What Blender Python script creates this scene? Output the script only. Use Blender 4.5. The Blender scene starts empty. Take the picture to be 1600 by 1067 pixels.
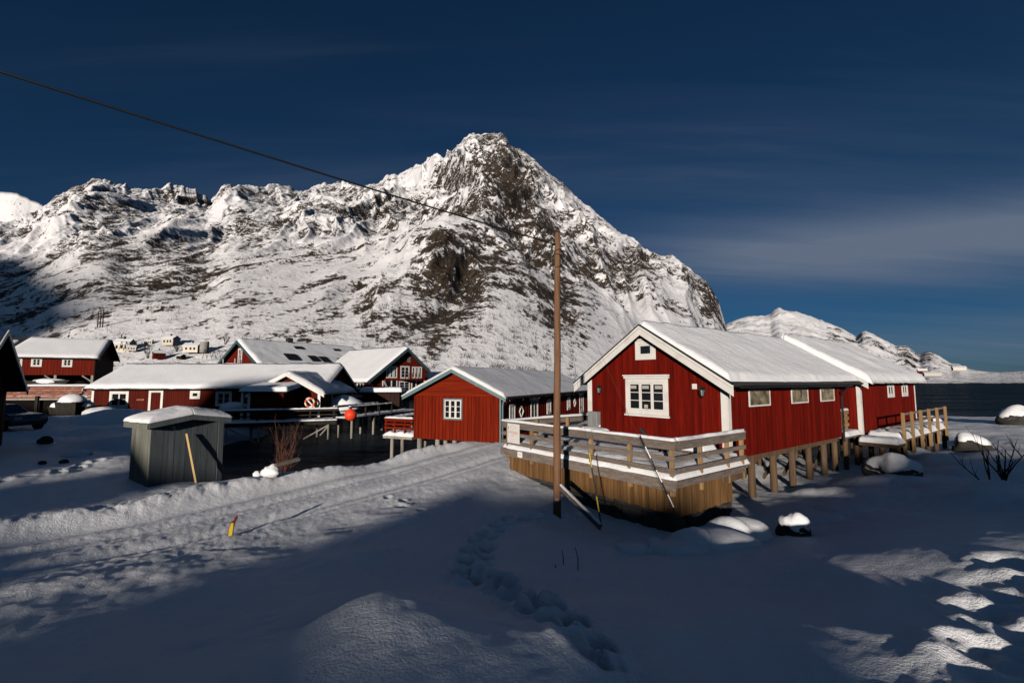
import bpy, math, random
import numpy as np
from mathutils import Vector, Matrix

R = math.radians
scn = bpy.context.scene
COL = scn.collection

# ------------------------------------------------------------------ camera, sky, sun, exposure
EYE = 4.3                       # camera height above the water (water is z = 0)
PITCH = R(4.86)
cam_d = bpy.data.cameras.new('camera'); cam = bpy.data.objects.new('camera', cam_d); COL.objects.link(cam)
cam.location = (0, 0, EYE); cam.rotation_euler = (R(90) + PITCH, 0, 0)
cam_d.sensor_width = 36; cam_d.lens = 16; cam_d.clip_start = 0.05; cam_d.clip_end = 30000
scn.camera = cam

SUN_AZ, SUN_EL = R(195), R(9.0)        # azimuth clockwise from +Y
to_sun = Vector((math.sin(SUN_AZ) * math.cos(SUN_EL), math.cos(SUN_AZ) * math.cos(SUN_EL), math.sin(SUN_EL)))
sl = bpy.data.lights.new('sun', 'SUN'); sun = bpy.data.objects.new('sun', sl); COL.objects.link(sun)
sl.energy = 5.0; sl.angle = R(1.0); sl.color = (1.0, 0.90, 0.80)
sun.rotation_euler = (-to_sun).to_track_quat('-Z', 'Y').to_euler(); sun.location = (-10, -40, 30)

world = bpy.data.worlds.new('World'); scn.world = world; world.use_nodes = True
wn, wl = world.node_tree.nodes, world.node_tree.links
wn.clear()
w_out = wn.new('ShaderNodeOutputWorld'); w_bg = wn.new('ShaderNodeBackground'); w_sky = wn.new('ShaderNodeTexSky')
w_sky.sky_type = 'NISHITA'; w_sky.sun_disc = False
w_sky.sun_elevation = SUN_EL; w_sky.sun_rotation = SUN_AZ
w_sky.air_density = 0.6; w_sky.dust_density = 0.7; w_sky.ozone_density = 5.0; w_sky.altitude = 0
w_bg.inputs['Strength'].default_value = 0.05

def wmath(op, a, b=None, c=None, clamp=False):
    n = wn.new('ShaderNodeMath'); n.operation = op; n.use_clamp = clamp
    for i, s in enumerate((a, b, c)):
        if s is None: continue
        if isinstance(s, (int, float)): n.inputs[i].default_value = s
        else: wl.new(s, n.inputs[i])
    return n.outputs[0]
w_tc = wn.new('ShaderNodeTexCoord'); w_sep = wn.new('ShaderNodeSeparateXYZ'); wl.new(w_tc.outputs['Generated'], w_sep.inputs[0])
zc = wmath('ADD', wmath('MAXIMUM', w_sep.outputs[2], 0.0), 0.12)
cx = wmath('DIVIDE', w_sep.outputs[0], zc); cy = wmath('DIVIDE', w_sep.outputs[1], zc)
w_cmb = wn.new('ShaderNodeCombineXYZ'); wl.new(cx, w_cmb.inputs[0]); wl.new(cy, w_cmb.inputs[1])
w_map = wn.new('ShaderNodeMapping'); wl.new(w_cmb.outputs[0], w_map.inputs[0])
w_map.inputs['Rotation'].default_value = (0, 0, R(-12)); w_map.inputs['Scale'].default_value = (0.16, 0.75, 1); w_map.inputs['Location'].default_value = (1.63, 0.30, 0)
w_n1 = wn.new('ShaderNodeTexNoise'); wl.new(w_map.outputs[0], w_n1.inputs['Vector'])
w_n1.inputs['Scale'].default_value = 1.0; w_n1.inputs['Detail'].default_value = 5; w_n1.inputs['Roughness'].default_value = 0.5; w_n1.inputs['Distortion'].default_value = 0.3
w_map2 = wn.new('ShaderNodeMapping'); wl.new(w_cmb.outputs[0], w_map2.inputs[0])
w_map2.inputs['Rotation'].default_value = (0, 0, R(-16)); w_map2.inputs['Scale'].default_value = (0.35, 2.6, 1)
w_n2 = wn.new('ShaderNodeTexNoise'); wl.new(w_map2.outputs[0], w_n2.inputs['Vector']); w_n2.inputs['Scale'].default_value = 1.0; w_n2.inputs['Detail'].default_value = 8; w_n2.inputs['Roughness'].default_value = 0.62; w_n2.inputs['Distortion'].default_value = 0.5
w_rmp = wn.new('ShaderNodeMapRange'); w_rmp.interpolation_type = 'SMOOTHSTEP'
w_rmp.inputs['From Min'].default_value = 0.44; w_rmp.inputs['From Max'].default_value = 0.75; w_rmp.inputs['To Max'].default_value = 0.30
wl.new(wmath('MULTIPLY_ADD', w_n2.outputs['Fac'], 0.35, wmath('MULTIPLY', w_n1.outputs['Fac'], 0.65)), w_rmp.inputs['Value'])
# one long bank of stratus low over the sea, thinning towards the mountain, with streaks below it
def band(c0, c1, width, x0, x1):
    u = wmath('DIVIDE', wmath('SUBTRACT', w_sep.outputs[2], wmath('MULTIPLY_ADD', w_sep.outputs[0], c1, c0)), width)
    g = wmath('POWER', 2.718, wmath('MULTIPLY', wmath('MULTIPLY', u, u), -1.0))
    e = wn.new('ShaderNodeMapRange'); e.interpolation_type = 'SMOOTHSTEP'; e.inputs['From Min'].default_value = x0; e.inputs['From Max'].default_value = x1
    wl.new(w_sep.outputs[0], e.inputs['Value']); return wmath('MULTIPLY', g, e.outputs[0])
soft = wmath('MULTIPLY_ADD', wmath('ADD', w_n1.outputs['Fac'], w_n2.outputs['Fac']), 1.5, -0.75, True)
b_all = wmath('MULTIPLY', wmath('ADD', wmath('MULTIPLY', band(0.272, -0.085, 0.052, 0.10, 0.50), 1.0), wmath('MULTIPLY', band(0.060, -0.02, 0.045, 0.15, 0.7), 0.55)), soft)
c_fac = wmath('ADD', w_rmp.outputs[0], wmath('MULTIPLY', b_all, 1.05), None, True)
w_mix = wn.new('ShaderNodeMix'); w_mix.data_type = 'RGBA'
wl.new(c_fac, w_mix.inputs[0])
w_hsv = wn.new('ShaderNodeHueSaturation'); w_hsv.inputs['Saturation'].default_value = 1.0
wl.new(w_sky.outputs[0], w_hsv.inputs['Color'])
w_tint = wn.new('ShaderNodeVectorMath'); w_tint.operation = 'MULTIPLY'; w_tint.inputs[1].default_value = (0.60, 0.80, 0.74)
wl.new(w_hsv.outputs[0], w_tint.inputs[0]); wl.new(w_tint.outputs[0], w_mix.inputs[6])
w_mix.inputs[7].default_value = (2.6, 3.4, 4.9, 1)
wl.new(w_mix.outputs[2], w_bg.inputs['Color']); wl.new(w_bg.outputs[0], w_out.inputs[0])

scn.view_settings.view_transform = 'Standard'; scn.view_settings.look = 'None'
scn.view_settings.gamma = 1.0; scn.view_settings.use_curve_mapping = False
scn.view_settings.exposure = -0.15
scn.render.engine = 'CYCLES'
scn.cycles.use_denoising = True; scn.cycles.max_bounces = 6; scn.cycles.diffuse_bounces = 0; scn.cycles.caustics_reflective = False

# ------------------------------------------------------------------ survey helper: a bearing and a distance give a point
FPX = 16 / 36 * 1600
def at(px, py, Y):
    dx, dy = (px - 800) / FPX, (533.5 - py) / FPX
    f = math.cos(PITCH) - dy * math.sin(PITCH); u = math.sin(PITCH) + dy * math.cos(PITCH)
    return Vector((dx / f * Y, Y, EYE + u / f * Y))
def tan_of(px): return (px - 800) / 713.5

# ------------------------------------------------------------------ noise
TBL = np.random.default_rng(7).random((512, 512)).astype(np.float32)
def vnoise(x, y, seed=0):
    x = np.asarray(x, dtype=np.float32); y = np.asarray(y, dtype=np.float32)
    fx, fy = np.floor(x), np.floor(y); tx, ty = x - fx, y - fy
    ix = (fx.astype(np.int32) + seed * 57) & 511; iy = (fy.astype(np.int32) + seed * 113) & 511
    jx, jy = (ix + 1) & 511, (iy + 1) & 511
    tx = tx * tx * (3 - 2 * tx); ty = ty * ty * (3 - 2 * ty)
    a, b = TBL[ix, iy], TBL[jx, iy]
    c, d = TBL[ix, jy], TBL[jx, jy]
    a = a + (b - a) * tx; c = c + (d - c) * tx
    return a + (c - a) * ty                                            # 0..1
def fbm(x, y, octv=4, seed=0, gain=0.5, lac=2.03):
    s, amp, tot = 0, 1.0, 0
    for k in range(octv):
        s = s + amp * (vnoise(x, y, seed + k * 17) * 2 - 1); tot += amp
        x, y = x * lac + 3.7, y * lac - 1.9; amp *= gain
    return s / tot                                                     # -1..1
def ridged(x, y, octv=4, seed=0, gain=0.55, lac=2.1):
    s, amp, tot = 0, 1.0, 0
    for k in range(octv):
        n = 1 - np.abs(vnoise(x, y, seed + k * 31) * 2 - 1)
        s = s + amp * n * n; tot += amp
        x, y = x * lac + 1.3, y * lac + 5.1; amp *= gain
    return s / tot                                                     # 0..1
def sstep(a, b, x):
    t = np.clip((x - a) / (b - a), 0, 1); return t * t * (3 - 2 * t)

# ------------------------------------------------------------------ materials
def nd(nt, typ, **kw):
    n = nt.nodes.new(typ)
    for k, v in kw.items(): setattr(n, k, v)
    return n
def mk(name, col, rough=0.75, var=0.2, scale=4.0, stretch=(1, 1, 1), bump=0.0, bscale=None, spec=0.3, metal=0.0, rnd=0.12, dirt=None):
    m = bpy.data.materials.new(name); m.use_nodes = True; nt = m.node_tree; L = nt.links
    b = nt.nodes['Principled BSDF']
    b.inputs['Roughness'].default_value = rough; b.inputs['Specular IOR Level'].default_value = spec; b.inputs['Metallic'].default_value = metal
    tc = nd(nt, 'ShaderNodeTexCoord'); oi = nd(nt, 'ShaderNodeObjectInfo')
    mp = nd(nt, 'ShaderNodeMapping'); mp.inputs['Scale'].default_value = stretch
    L.new(tc.outputs['Object'], mp.inputs['Vector'])
    sc = nd(nt, 'ShaderNodeVectorMath', operation='SCALE'); sc.inputs[0].default_value = (37, 51, 23)
    L.new(oi.outputs['Random'], sc.inputs['Scale']); 
    ad = nd(nt, 'ShaderNodeVectorMath', operation='ADD'); L.new(mp.outputs[0], ad.inputs[0]); L.new(sc.outputs[0], ad.inputs[1])
    n1 = nd(nt, 'ShaderNodeTexNoise'); n1.inputs['Scale'].default_value = scale; n1.inputs['Detail'].default_value = 6; n1.inputs['Roughness'].default_value = 0.62
    L.new(ad.outputs[0], n1.inputs['Vector'])
    rp = nd(nt, 'ShaderNodeMapRange'); rp.inputs['From Min'].default_value = 0.3; rp.inputs['From Max'].default_value = 0.7
    rp.inputs['To Min'].default_value = 1 - var; rp.inputs['To Max'].default_value = 1 + var
    L.new(n1.outputs['Fac'], rp.inputs['Value'])
    rr = nd(nt, 'ShaderNodeMapRange'); rr.inputs['To Min'].default_value = 1 - rnd; rr.inputs['To Max'].default_value = 1 + rnd
    L.new(oi.outputs['Random'], rr.inputs['Value'])
    mu = nd(nt, 'ShaderNodeMath', operation='MULTIPLY'); L.new(rp.outputs[0], mu.inputs[0]); L.new(rr.outputs[0], mu.inputs[1])
    vm = nd(nt, 'ShaderNodeVectorMath', operation='SCALE'); vm.inputs[0].default_value = col; L.new(mu.outputs[0], vm.inputs['Scale'])
    out = vm.outputs[0]
    if dirt:
        dcol, amt, dscale = dirt
        n3 = nd(nt, 'ShaderNodeTexNoise'); n3.inputs['Scale'].default_value = dscale; n3.inputs['Detail'].default_value = 5
        L.new(ad.outputs[0], n3.inputs['Vector'])
        r3 = nd(nt, 'ShaderNodeMapRange', interpolation_type='SMOOTHSTEP'); r3.inputs['From Min'].default_value = 0.5; r3.inputs['From Max'].default_value = 0.72; r3.inputs['To Max'].default_value = amt
        L.new(n3.outputs['Fac'], r3.inputs['Value'])
        mx = nd(nt, 'ShaderNodeMix', data_type='RGBA'); L.new(r3.outputs[0], mx.inputs[0]); L.new(out, mx.inputs[6]); mx.inputs[7].default_value = (*dcol, 1)
        out = mx.outputs[2]
    L.new(out, b.inputs['Base Color'])
    if bump:
        n2 = nd(nt, 'ShaderNodeTexNoise'); n2.inputs['Scale'].default_value = bscale or scale * 2.5; n2.inputs['Detail'].default_value = 5
        L.new(ad.outputs[0], n2.inputs['Vector'])
        bp = nd(nt, 'ShaderNodeBump'); bp.inputs['Strength'].default_value = bump; bp.inputs['Distance'].default_value = 0.02
        L.new(n2.outputs['Fac'], bp.inputs['Height']); L.new(bp.outputs[0], b.inputs['Normal'])
    return m
VERT = (9, 9, 0.5)
M = {}
M['red_main'] = mk('red_main', (0.130, 0.0060, 0.0024), 0.75, 0.42, 1.6, VERT, 0.35, 5, 0.08, rnd=0.26, dirt=((0.078, 0.0045, 0.002), 0.7, 1.2))
M['red_hut'] = mk('red_hut', (0.155, 0.0118, 0.0026), 0.8, 0.38, 1.6, VERT, 0.35, 5, 0.08, rnd=0.24, dirt=((0.12, 0.008, 0.003), 0.7, 1.2))
M['red_hut_h'] = mk('red_hut_horizontal', (0.16, 0.014, 0.003), 0.8, 0.28, 1.6, (9, 0.6, 9), 0.25, 5, 0.08, dirt=((0.12, 0.008, 0.003), 0.7, 1.2))
M['white'] = mk('white_paint', (0.72, 0.70, 0.66), 0.5, 0.07, 2.5, (1, 1, 1), 0.1, dirt=((0.50, 0.47, 0.42), 0.5, 2.0), rnd=0.05)
M['teal'] = mk('teal_paint', (0.115, 0.185, 0.20), 0.6, 0.2, 3, (1, 1, 1), 0.1)
M['teal_dark'] = mk('teal_dark_paint', (0.04, 0.075, 0.085), 0.6, 0.2, 3)
M['grey_wood'] = mk('grey_weathered_wood', (0.155, 0.125, 0.105), 0.85, 0.35, 1.8, (8, 1.2, 8), 0.5, 5, dirt=((0.42, 0.38, 0.35), 0.35, 9))
M['grey_wood_y'] = mk('grey_weathered_wood_side', (0.155, 0.125, 0.105), 0.85, 0.35, 1.8, (1.2, 8, 8), 0.5, 5, dirt=((0.42, 0.38, 0.35), 0.35, 9))
M['new_wood'] = mk('fresh_pine_wood', (0.155, 0.080, 0.028), 0.8, 0.5, 1.8, VERT, 0.3, 5, dirt=((0.085, 0.047, 0.022), 0.8, 1.1), rnd=0.32)
M['post_wood'] = mk('pale_pine_wood', (0.29, 0.18, 0.08), 0.75, 0.25, 1.8, VERT, 0.3, 5, rnd=0.15)
M['pile_wood'] = mk('pile_wood', (0.105, 0.064, 0.035), 0.85, 0.35, 1.4, (7, 7, 0.6), 0.5, 5, dirt=((0.12, 0.085, 0.055), 0.7, 1.5))
M['pale_pile'] = mk('pale_grey_pile_wood', (0.30, 0.275, 0.235), 0.85, 0.3, 1.4, (7, 7, 0.6), 0.5, 5, dirt=((0.10, 0.085, 0.06), 0.6, 1.5))
M['dark_wood'] = mk('dark_wet_wood', (0.035, 0.03, 0.025), 0.85, 0.3, 2, (3, 3, 1), 0.3, spec=0.1)
M['pole_wood'] = mk('utility_pole_wood', (0.175, 0.092, 0.05), 0.85, 0.6, 1.6, (14, 14, 0.5), 0.6, 6, dirt=((0.045, 0.028, 0.018), 0.85, 1.6))
M['shed_grey'] = mk('dark_blue_grey_boards', (0.10, 0.118, 0.125), 0.8, 0.22, 1.2, (10, 10, 0.5), 0.3, 6)
M['shed_side'] = mk('green_grey_boards', (0.15, 0.155, 0.13), 0.85, 0.3, 1.2, (10, 10, 0.5), 0.3, 6)  # lighter and greener than the boards of the shed front
M['black'] = mk('black_paint', (0.012, 0.012, 0.013), 0.5, 0.2, 4)
M['void'] = mk('shade_black', (0.010, 0.009, 0.008), 1.0, 0.2, 4, spec=0.0)  # deep shade put into the colour, for sheets under barn and quay
M['roof_dark'] = mk('dark_roofing', (0.03, 0.03, 0.032), 0.8, 0.3, 3, bump=0.3)
M['metal'] = mk('grey_metal', (0.28, 0.29, 0.29), 0.5, 0.12, 3, spec=0.5, metal=0.2)
M['concrete'] = mk('dark_stone', (0.045, 0.041, 0.037), 0.9, 0.45, 1.6, bump=0.8, bscale=5)
M['tank'] = mk('tank_concrete', (0.33, 0.31, 0.28), 0.9, 0.2, 1)
M['yellowplastic'] = mk('yellow_plastic', (0.55, 0.40, 0.03), 0.5, 0.12, 6)
M['redplastic'] = mk('red_plastic', (0.09, 0.007, 0.005), 0.5, 0.2, 6)
M['buoy'] = mk('orange_red_buoy', (0.85, 0.06, 0.02), 0.45, 0.12, 3)
M['orange'] = mk('orange_plastic', (0.75, 0.12, 0.03), 0.5, 0.1, 4)
M['twig'] = mk('red_brown_twigs', (0.13, 0.055, 0.035), 0.8, 0.3, 5)
M['dark_twig'] = mk('dark_bark', (0.03, 0.024, 0.02), 0.85, 0.3, 5)
M['cream'] = mk('cream_wall', (0.66, 0.60, 0.50), 0.8, 0.08, 1)
M['board_win'] = mk('mottled_boarded_window', (0.20, 0.165, 0.10), 0.45, 0.75, 2.6, (1, 1, 1), 0.3, dirt=((0.40, 0.37, 0.30), 0.8, 5.5))
M['paper'] = mk('white_sign_board', (0.74, 0.71, 0.68), 0.5, 0.05, 3)
M['ink_red'] = mk('faded_red_print', (0.60, 0.30, 0.28), 0.6, 0.1, 9)
M['ink_grey'] = mk('faded_grey_print', (0.40, 0.41, 0.41), 0.6, 0.1, 9)
M['ink_green'] = mk('dark_green_print', (0.10, 0.16, 0.12), 0.6, 0.1, 9)
M['plank_red'] = mk('worn_red_planks', (0.26, 0.10, 0.065), 0.85, 0.35, 1.2, (1, 6, 6), 0.3, dirt=((0.5, 0.45, 0.42), 0.7, 2.2), rnd=0.25)
M['curtain'] = mk('pale_curtain', (0.45, 0.42, 0.37), 0.9, 0.1, 6)
M['plank_yellow'] = mk('pale_yellow_oar_wood', (0.58, 0.40, 0.16), 0.7, 0.2, 2, VERT)
M['car'] = mk('dark_blue_car_paint', (0.02, 0.028, 0.045), 0.25, 0.15, 3, spec=0.6)
M['tyre'] = mk('black_rubber', (0.012, 0.012, 0.012), 0.9, 0.2, 5)

def siding(name, col, pitch=0.15):
    """board cladding for walls too far away to build each board: grooves run up the wall"""
    m = mk(name, col, 0.8, 0.28, 1.2, (6, 6, 0.4), 0.0, spec=0.08)
    nt = m.node_tree; L = nt.links; b = nt.nodes['Principled BSDF']
    tc = nd(nt, 'ShaderNodeTexCoord'); sp = nd(nt, 'ShaderNodeSeparateXYZ'); L.new(tc.outputs['Object'], sp.inputs[0])
    a = nd(nt, 'ShaderNodeMath', operation='ADD'); L.new(sp.outputs[0], a.inputs[0]); L.new(sp.outputs[1], a.inputs[1])
    pp = nd(nt, 'ShaderNodeMath', operation='PINGPONG'); L.new(a.outputs[0], pp.inputs[0]); pp.inputs[1].default_value = pitch / 2
    mr = nd(nt, 'ShaderNodeMapRange'); mr.inputs['From Max'].default_value = pitch * 0.18; L.new(pp.outputs[0], mr.inputs['Value'])
    bp = nd(nt, 'ShaderNodeBump'); bp.inputs['Distance'].default_value = 0.03; bp.inputs['Strength'].default_value = 0.8
    L.new(mr.outputs[0], bp.inputs['Height']); L.new(bp.outputs[0], b.inputs['Normal'])
    return m
M['red_far'] = siding('far_red_cladding', (0.115, 0.009, 0.004), 0.2)
M['red_dull'] = siding('dull_red_cladding', (0.085, 0.0105, 0.0055), 0.18)
M['red_barn'] = siding('barn_red_cladding', (0.15, 0.014, 0.006), 0.3)
M['brown_far'] = siding('dark_brown_cladding', (0.035, 0.018, 0.014), 0.2)

def glass_mat():
    m = bpy.data.materials.new('window_glass'); m.use_nodes = True; b = m.node_tree.nodes['Principled BSDF']
    b.inputs['Base Color'].default_value = (0.012, 0.013, 0.016, 1); b.inputs['Roughness'].default_value = 0.06; b.inputs['Specular IOR Level'].default_value = 0.5
    return m
M['glass'] = glass_mat()

def snow_mat(name, grain=1.0, coarse=0.4, tint=(0.87, 0.875, 0.89), dist=0.03):
    m = bpy.data.materials.new(name); m.use_nodes = True; nt = m.node_tree; L = nt.links; b = nt.nodes['Principled BSDF']
    b.inputs['Roughness'].default_value = 0.55; b.inputs['Specular IOR Level'].default_value = 0.25
    geo = nd(nt, 'ShaderNodeNewGeometry')
    n0 = nd(nt, 'ShaderNodeTexNoise'); n0.inputs['Scale'].default_value = 1.1; n0.inputs['Detail'].default_value = 5; L.new(geo.outputs['Position'], n0.inputs['Vector'])
    mr = nd(nt, 'ShaderNodeMapRange'); mr.inputs['To Min'].default_value = 0.92; mr.inputs['To Max'].default_value = 1.06; L.new(n0.outputs['Fac'], mr.inputs['Value'])
    vm = nd(nt, 'ShaderNodeVectorMath', operation='SCALE'); vm.inputs[0].default_value = tint; L.new(mr.outputs[0], vm.inputs['Scale']); L.new(vm.outputs[0], b.inputs['Base Color'])
    n1 = nd(nt, 'ShaderNodeTexNoise'); n1.inputs['Scale'].default_value = 38; n1.inputs['Detail'].default_value = 4; n1.inputs['Roughness'].default_value = 0.6; L.new(geo.outputs['Position'], n1.inputs['Vector'])
    n2 = nd(nt, 'ShaderNodeTexNoise'); n2.inputs['Scale'].default_value = 9; n2.inputs['Detail'].default_value = 4; L.new(geo.outputs['Position'], n2.inputs['Vector'])
    b1 = nd(nt, 'ShaderNodeBump'); b1.inputs['Strength'].default_value = grain; b1.inputs['Distance'].default_value = dist * 0.6; L.new(n1.outputs['Fac'], b1.inputs['Height'])
    b2 = nd(nt, 'ShaderNodeBump'); b2.inputs['Strength'].default_value = coarse; b2.inputs['Distance'].default_value = dist; L.new(n2.outputs['Fac'], b2.inputs['Height'])
    L.new(b1.outputs[0], b2.inputs['Normal']); L.new(b2.outputs[0], b.inputs['Normal'])
    return m
M['snow'] = snow_mat('snow', 0.6, 0.35)
M['snow_ground'] = snow_mat('ground_snow', 1.0, 0.55, (0.86, 0.87, 0.89))
M['snow_far'] = snow_mat('far_roof_snow', 0.2, 0.5, dist=0.06)

# ------------------------------------------------------------------ mesh helpers
class MB:
    def __init__(s): s.v = []; s.f = []
    def add(s, vs, fs):
        n = len(s.v); s.v += [tuple(p) for p in vs]; s.f += [tuple(i + n for i in f) for f in fs]; return s
    def hexa(s, p):
        return s.add(p, [(0, 3, 2, 1), (4, 5, 6, 7), (0, 1, 5, 4), (1, 2, 6, 5), (2, 3, 7, 6), (3, 0, 4, 7)])
    def box(s, x0, x1, y0, y1, z0, z1):
        x0, x1 = min(x0, x1), max(x0, x1); y0, y1 = min(y0, y1), max(y0, y1)
        return s.hexa([(x0, y0, z0), (x1, y0, z0), (x1, y1, z0), (x0, y1, z0), (x0, y0, z1), (x1, y0, z1), (x1, y1, z1), (x0, y1, z1)])
    def beam(s, p, q, w, h, up=(0, 0, 1)):
        p, q = Vector(p), Vector(q); d = (q - p).normalized(); up = Vector(up)
        if abs(d.dot(up)) > 0.98: up = Vector((1, 0, 0))
        a = d.cross(up).normalized() * (w / 2); b = a.cross(d).normalized() * (h / 2)
        return s.hexa([p - a - b, p + a - b, q + a - b, q - a - b, p - a + b, p + a + b, q + a + b, q - a + b])
    def tube(s, p, q, r0, r1=None, n=8, caps=True):
        r1 = r0 if r1 is None else r1
        p, q = Vector(p), Vector(q); d = (q - p).normalized()
        a = d.orthogonal().normalized(); b = d.cross(a)
        vs = [p + (a * math.cos(2 * math.pi * k / n) + b * math.sin(2 * math.pi * k / n)) * r0 for k in range(n)]
        vs += [q + (a * math.cos(2 * math.pi * k / n) + b * math.sin(2 * math.pi * k / n)) * r1 for k in range(n)]
        fs = [(k, (k + 1) % n, n + (k + 1) % n, n + k) for k in range(n)]
        if caps: fs += [tuple(range(n))[::-1], tuple(range(n, 2 * n))]
        return s.add(vs, fs)
    def path(s, pts, r, n=6, r1=None):
        pts = [Vector(p) for p in pts]; r1 = r if r1 is None else r1
        N = len(pts); rings = []; prev = None
        for i, p in enumerate(pts):
            d = (pts[min(i + 1, N - 1)] - pts[max(i - 1, 0)]).normalized()
            a = d.orthogonal().normalized() if prev is None else (prev - d * prev.dot(d)).normalized()
            prev = a; b = d.cross(a); rr = r + (r1 - r) * i / (N - 1)
            rings.append([p + (a * math.cos(2 * math.pi * k / n) + b * math.sin(2 * math.pi * k / n)) * rr for k in range(n)])
        vs = [q for ring in rings for q in ring]; fs = []
        for i in range(N - 1):
            for k in range(n): fs.append((i * n + k, i * n + (k + 1) % n, (i + 1) * n + (k + 1) % n, (i + 1) * n + k))
        fs += [tuple(range(n))[::-1], tuple(range((N - 1) * n, N * n))]
        return s.add(vs, fs)
    def prism(s, poly, ext):
        n = len(poly); ext = Vector(ext); vs = [Vector(p) for p in poly] + [Vector(p) + ext for p in poly]
        fs = [tuple(range(n))[::-1], tuple(range(n, 2 * n))] + [(k, (k + 1) % n, n + (k + 1) % n, n + k) for k in range(n)]
        return s.add(vs, fs)
    def sphere(s, c, rx, ry=None, rz=None, nu=16, nv=10, noise=0, seed=0, zmin=-1):
        ry = ry or rx; rz = rz or rx; rnd = random.Random(seed); c = Vector(c); vs = []; fs = []
        ph = [rnd.random() * 6 for _ in range(6)]
        for j in range(nv + 1):
            th = math.pi * j / nv
            for i in range(nu):
                a = 2 * math.pi * i / nu
                d = Vector((math.sin(th) * math.cos(a), math.sin(th) * math.sin(a), max(math.cos(th), zmin)))
                k = 1 + noise * (math.sin(3 * d.x + ph[0]) * math.sin(2.6 * d.y + ph[1]) + 0.6 * math.sin(5 * d.z + 4 * d.x + ph[2]) * math.sin(4.5 * d.y + ph[3]) + 0.4 * math.sin(9 * d.x + 7 * d.z + ph[4]))
                vs.append(c + Vector((d.x * rx * k, d.y * ry * k, d.z * rz * k)))
        for j in range(nv):
            for i in range(nu): fs.append((j * nu + i, (j + 1) * nu + i, (j + 1) * nu + (i + 1) % nu, j * nu + (i + 1) % nu))
        return s.add(vs, fs)
    def build(s, name, mat, parent=None, smooth=False, bevel=0.0, loc=None):
        me = bpy.data.meshes.new(name); me.from_pydata(s.v, [], s.f); me.materials.append(M[mat] if isinstance(mat, str) else mat); me.update()
        if smooth: me.polygons.foreach_set('use_smooth', [True] * len(me.polygons))
        o = bpy.data.objects.new(name, me); COL.objects.link(o)
        if parent is not None: o.parent = parent
        if loc is not None: o.location = loc
        if bevel:
            b = o.modifiers.new('bevel', 'BEVEL'); b.width = bevel; b.segments = 2; b.limit_method = 'ANGLE'
        return o
def tag(o, label=None, cat=None, group=None, kind=None):
    if label: o['label'] = label
    if cat: o['category'] = cat
    if group: o['group'] = group
    if kind: o['kind'] = kind
    return o
def thing(name, label, cat, loc=(0, 0, 0), rotz=0.0, group=None):
    o = bpy.data.objects.new(name, None); COL.objects.link(o); o.location = loc; o.rotation_euler = (0, 0, rotz); o.empty_display_size = 0.2
    return tag(o, label, cat, group)
def inst(src, name, parent, loc, scale=None, rot=None):
    o = src.copy(); o.name = name; COL.objects.link(o); o.parent = parent; o.location = loc
    if scale is not None: o.scale = scale
    if rot is not None: o.rotation_euler = rot
    return o
def copy_tree(o, parent=None):
    c = o.copy(); COL.objects.link(c); c.parent = parent
    for ch in list(o.children): copy_tree(ch, c)
    return c

class Wall:
    """a wall plane: origin, run direction a, outward normal n; boxes are given as run / height / proud-of-wall"""
    def __init__(s, o, a, n): s.o, s.a, s.n = Vector(o), Vector(a).normalized(), Vector(n).normalized()
    def p(s, a, z, n=0.0): q = s.o + s.a * a + s.n * n; return Vector((q.x, q.y, z))
    def box(s, mb, a0, a1, z0, z1, n0, n1):
        return mb.hexa([s.p(a0, z0, n1), s.p(a1, z0, n1), s.p(a1, z0, n0), s.p(a0, z0, n0), s.p(a0, z1, n1), s.p(a1, z1, n1), s.p(a1, z1, n0), s.p(a0, z1, n0)])

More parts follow.
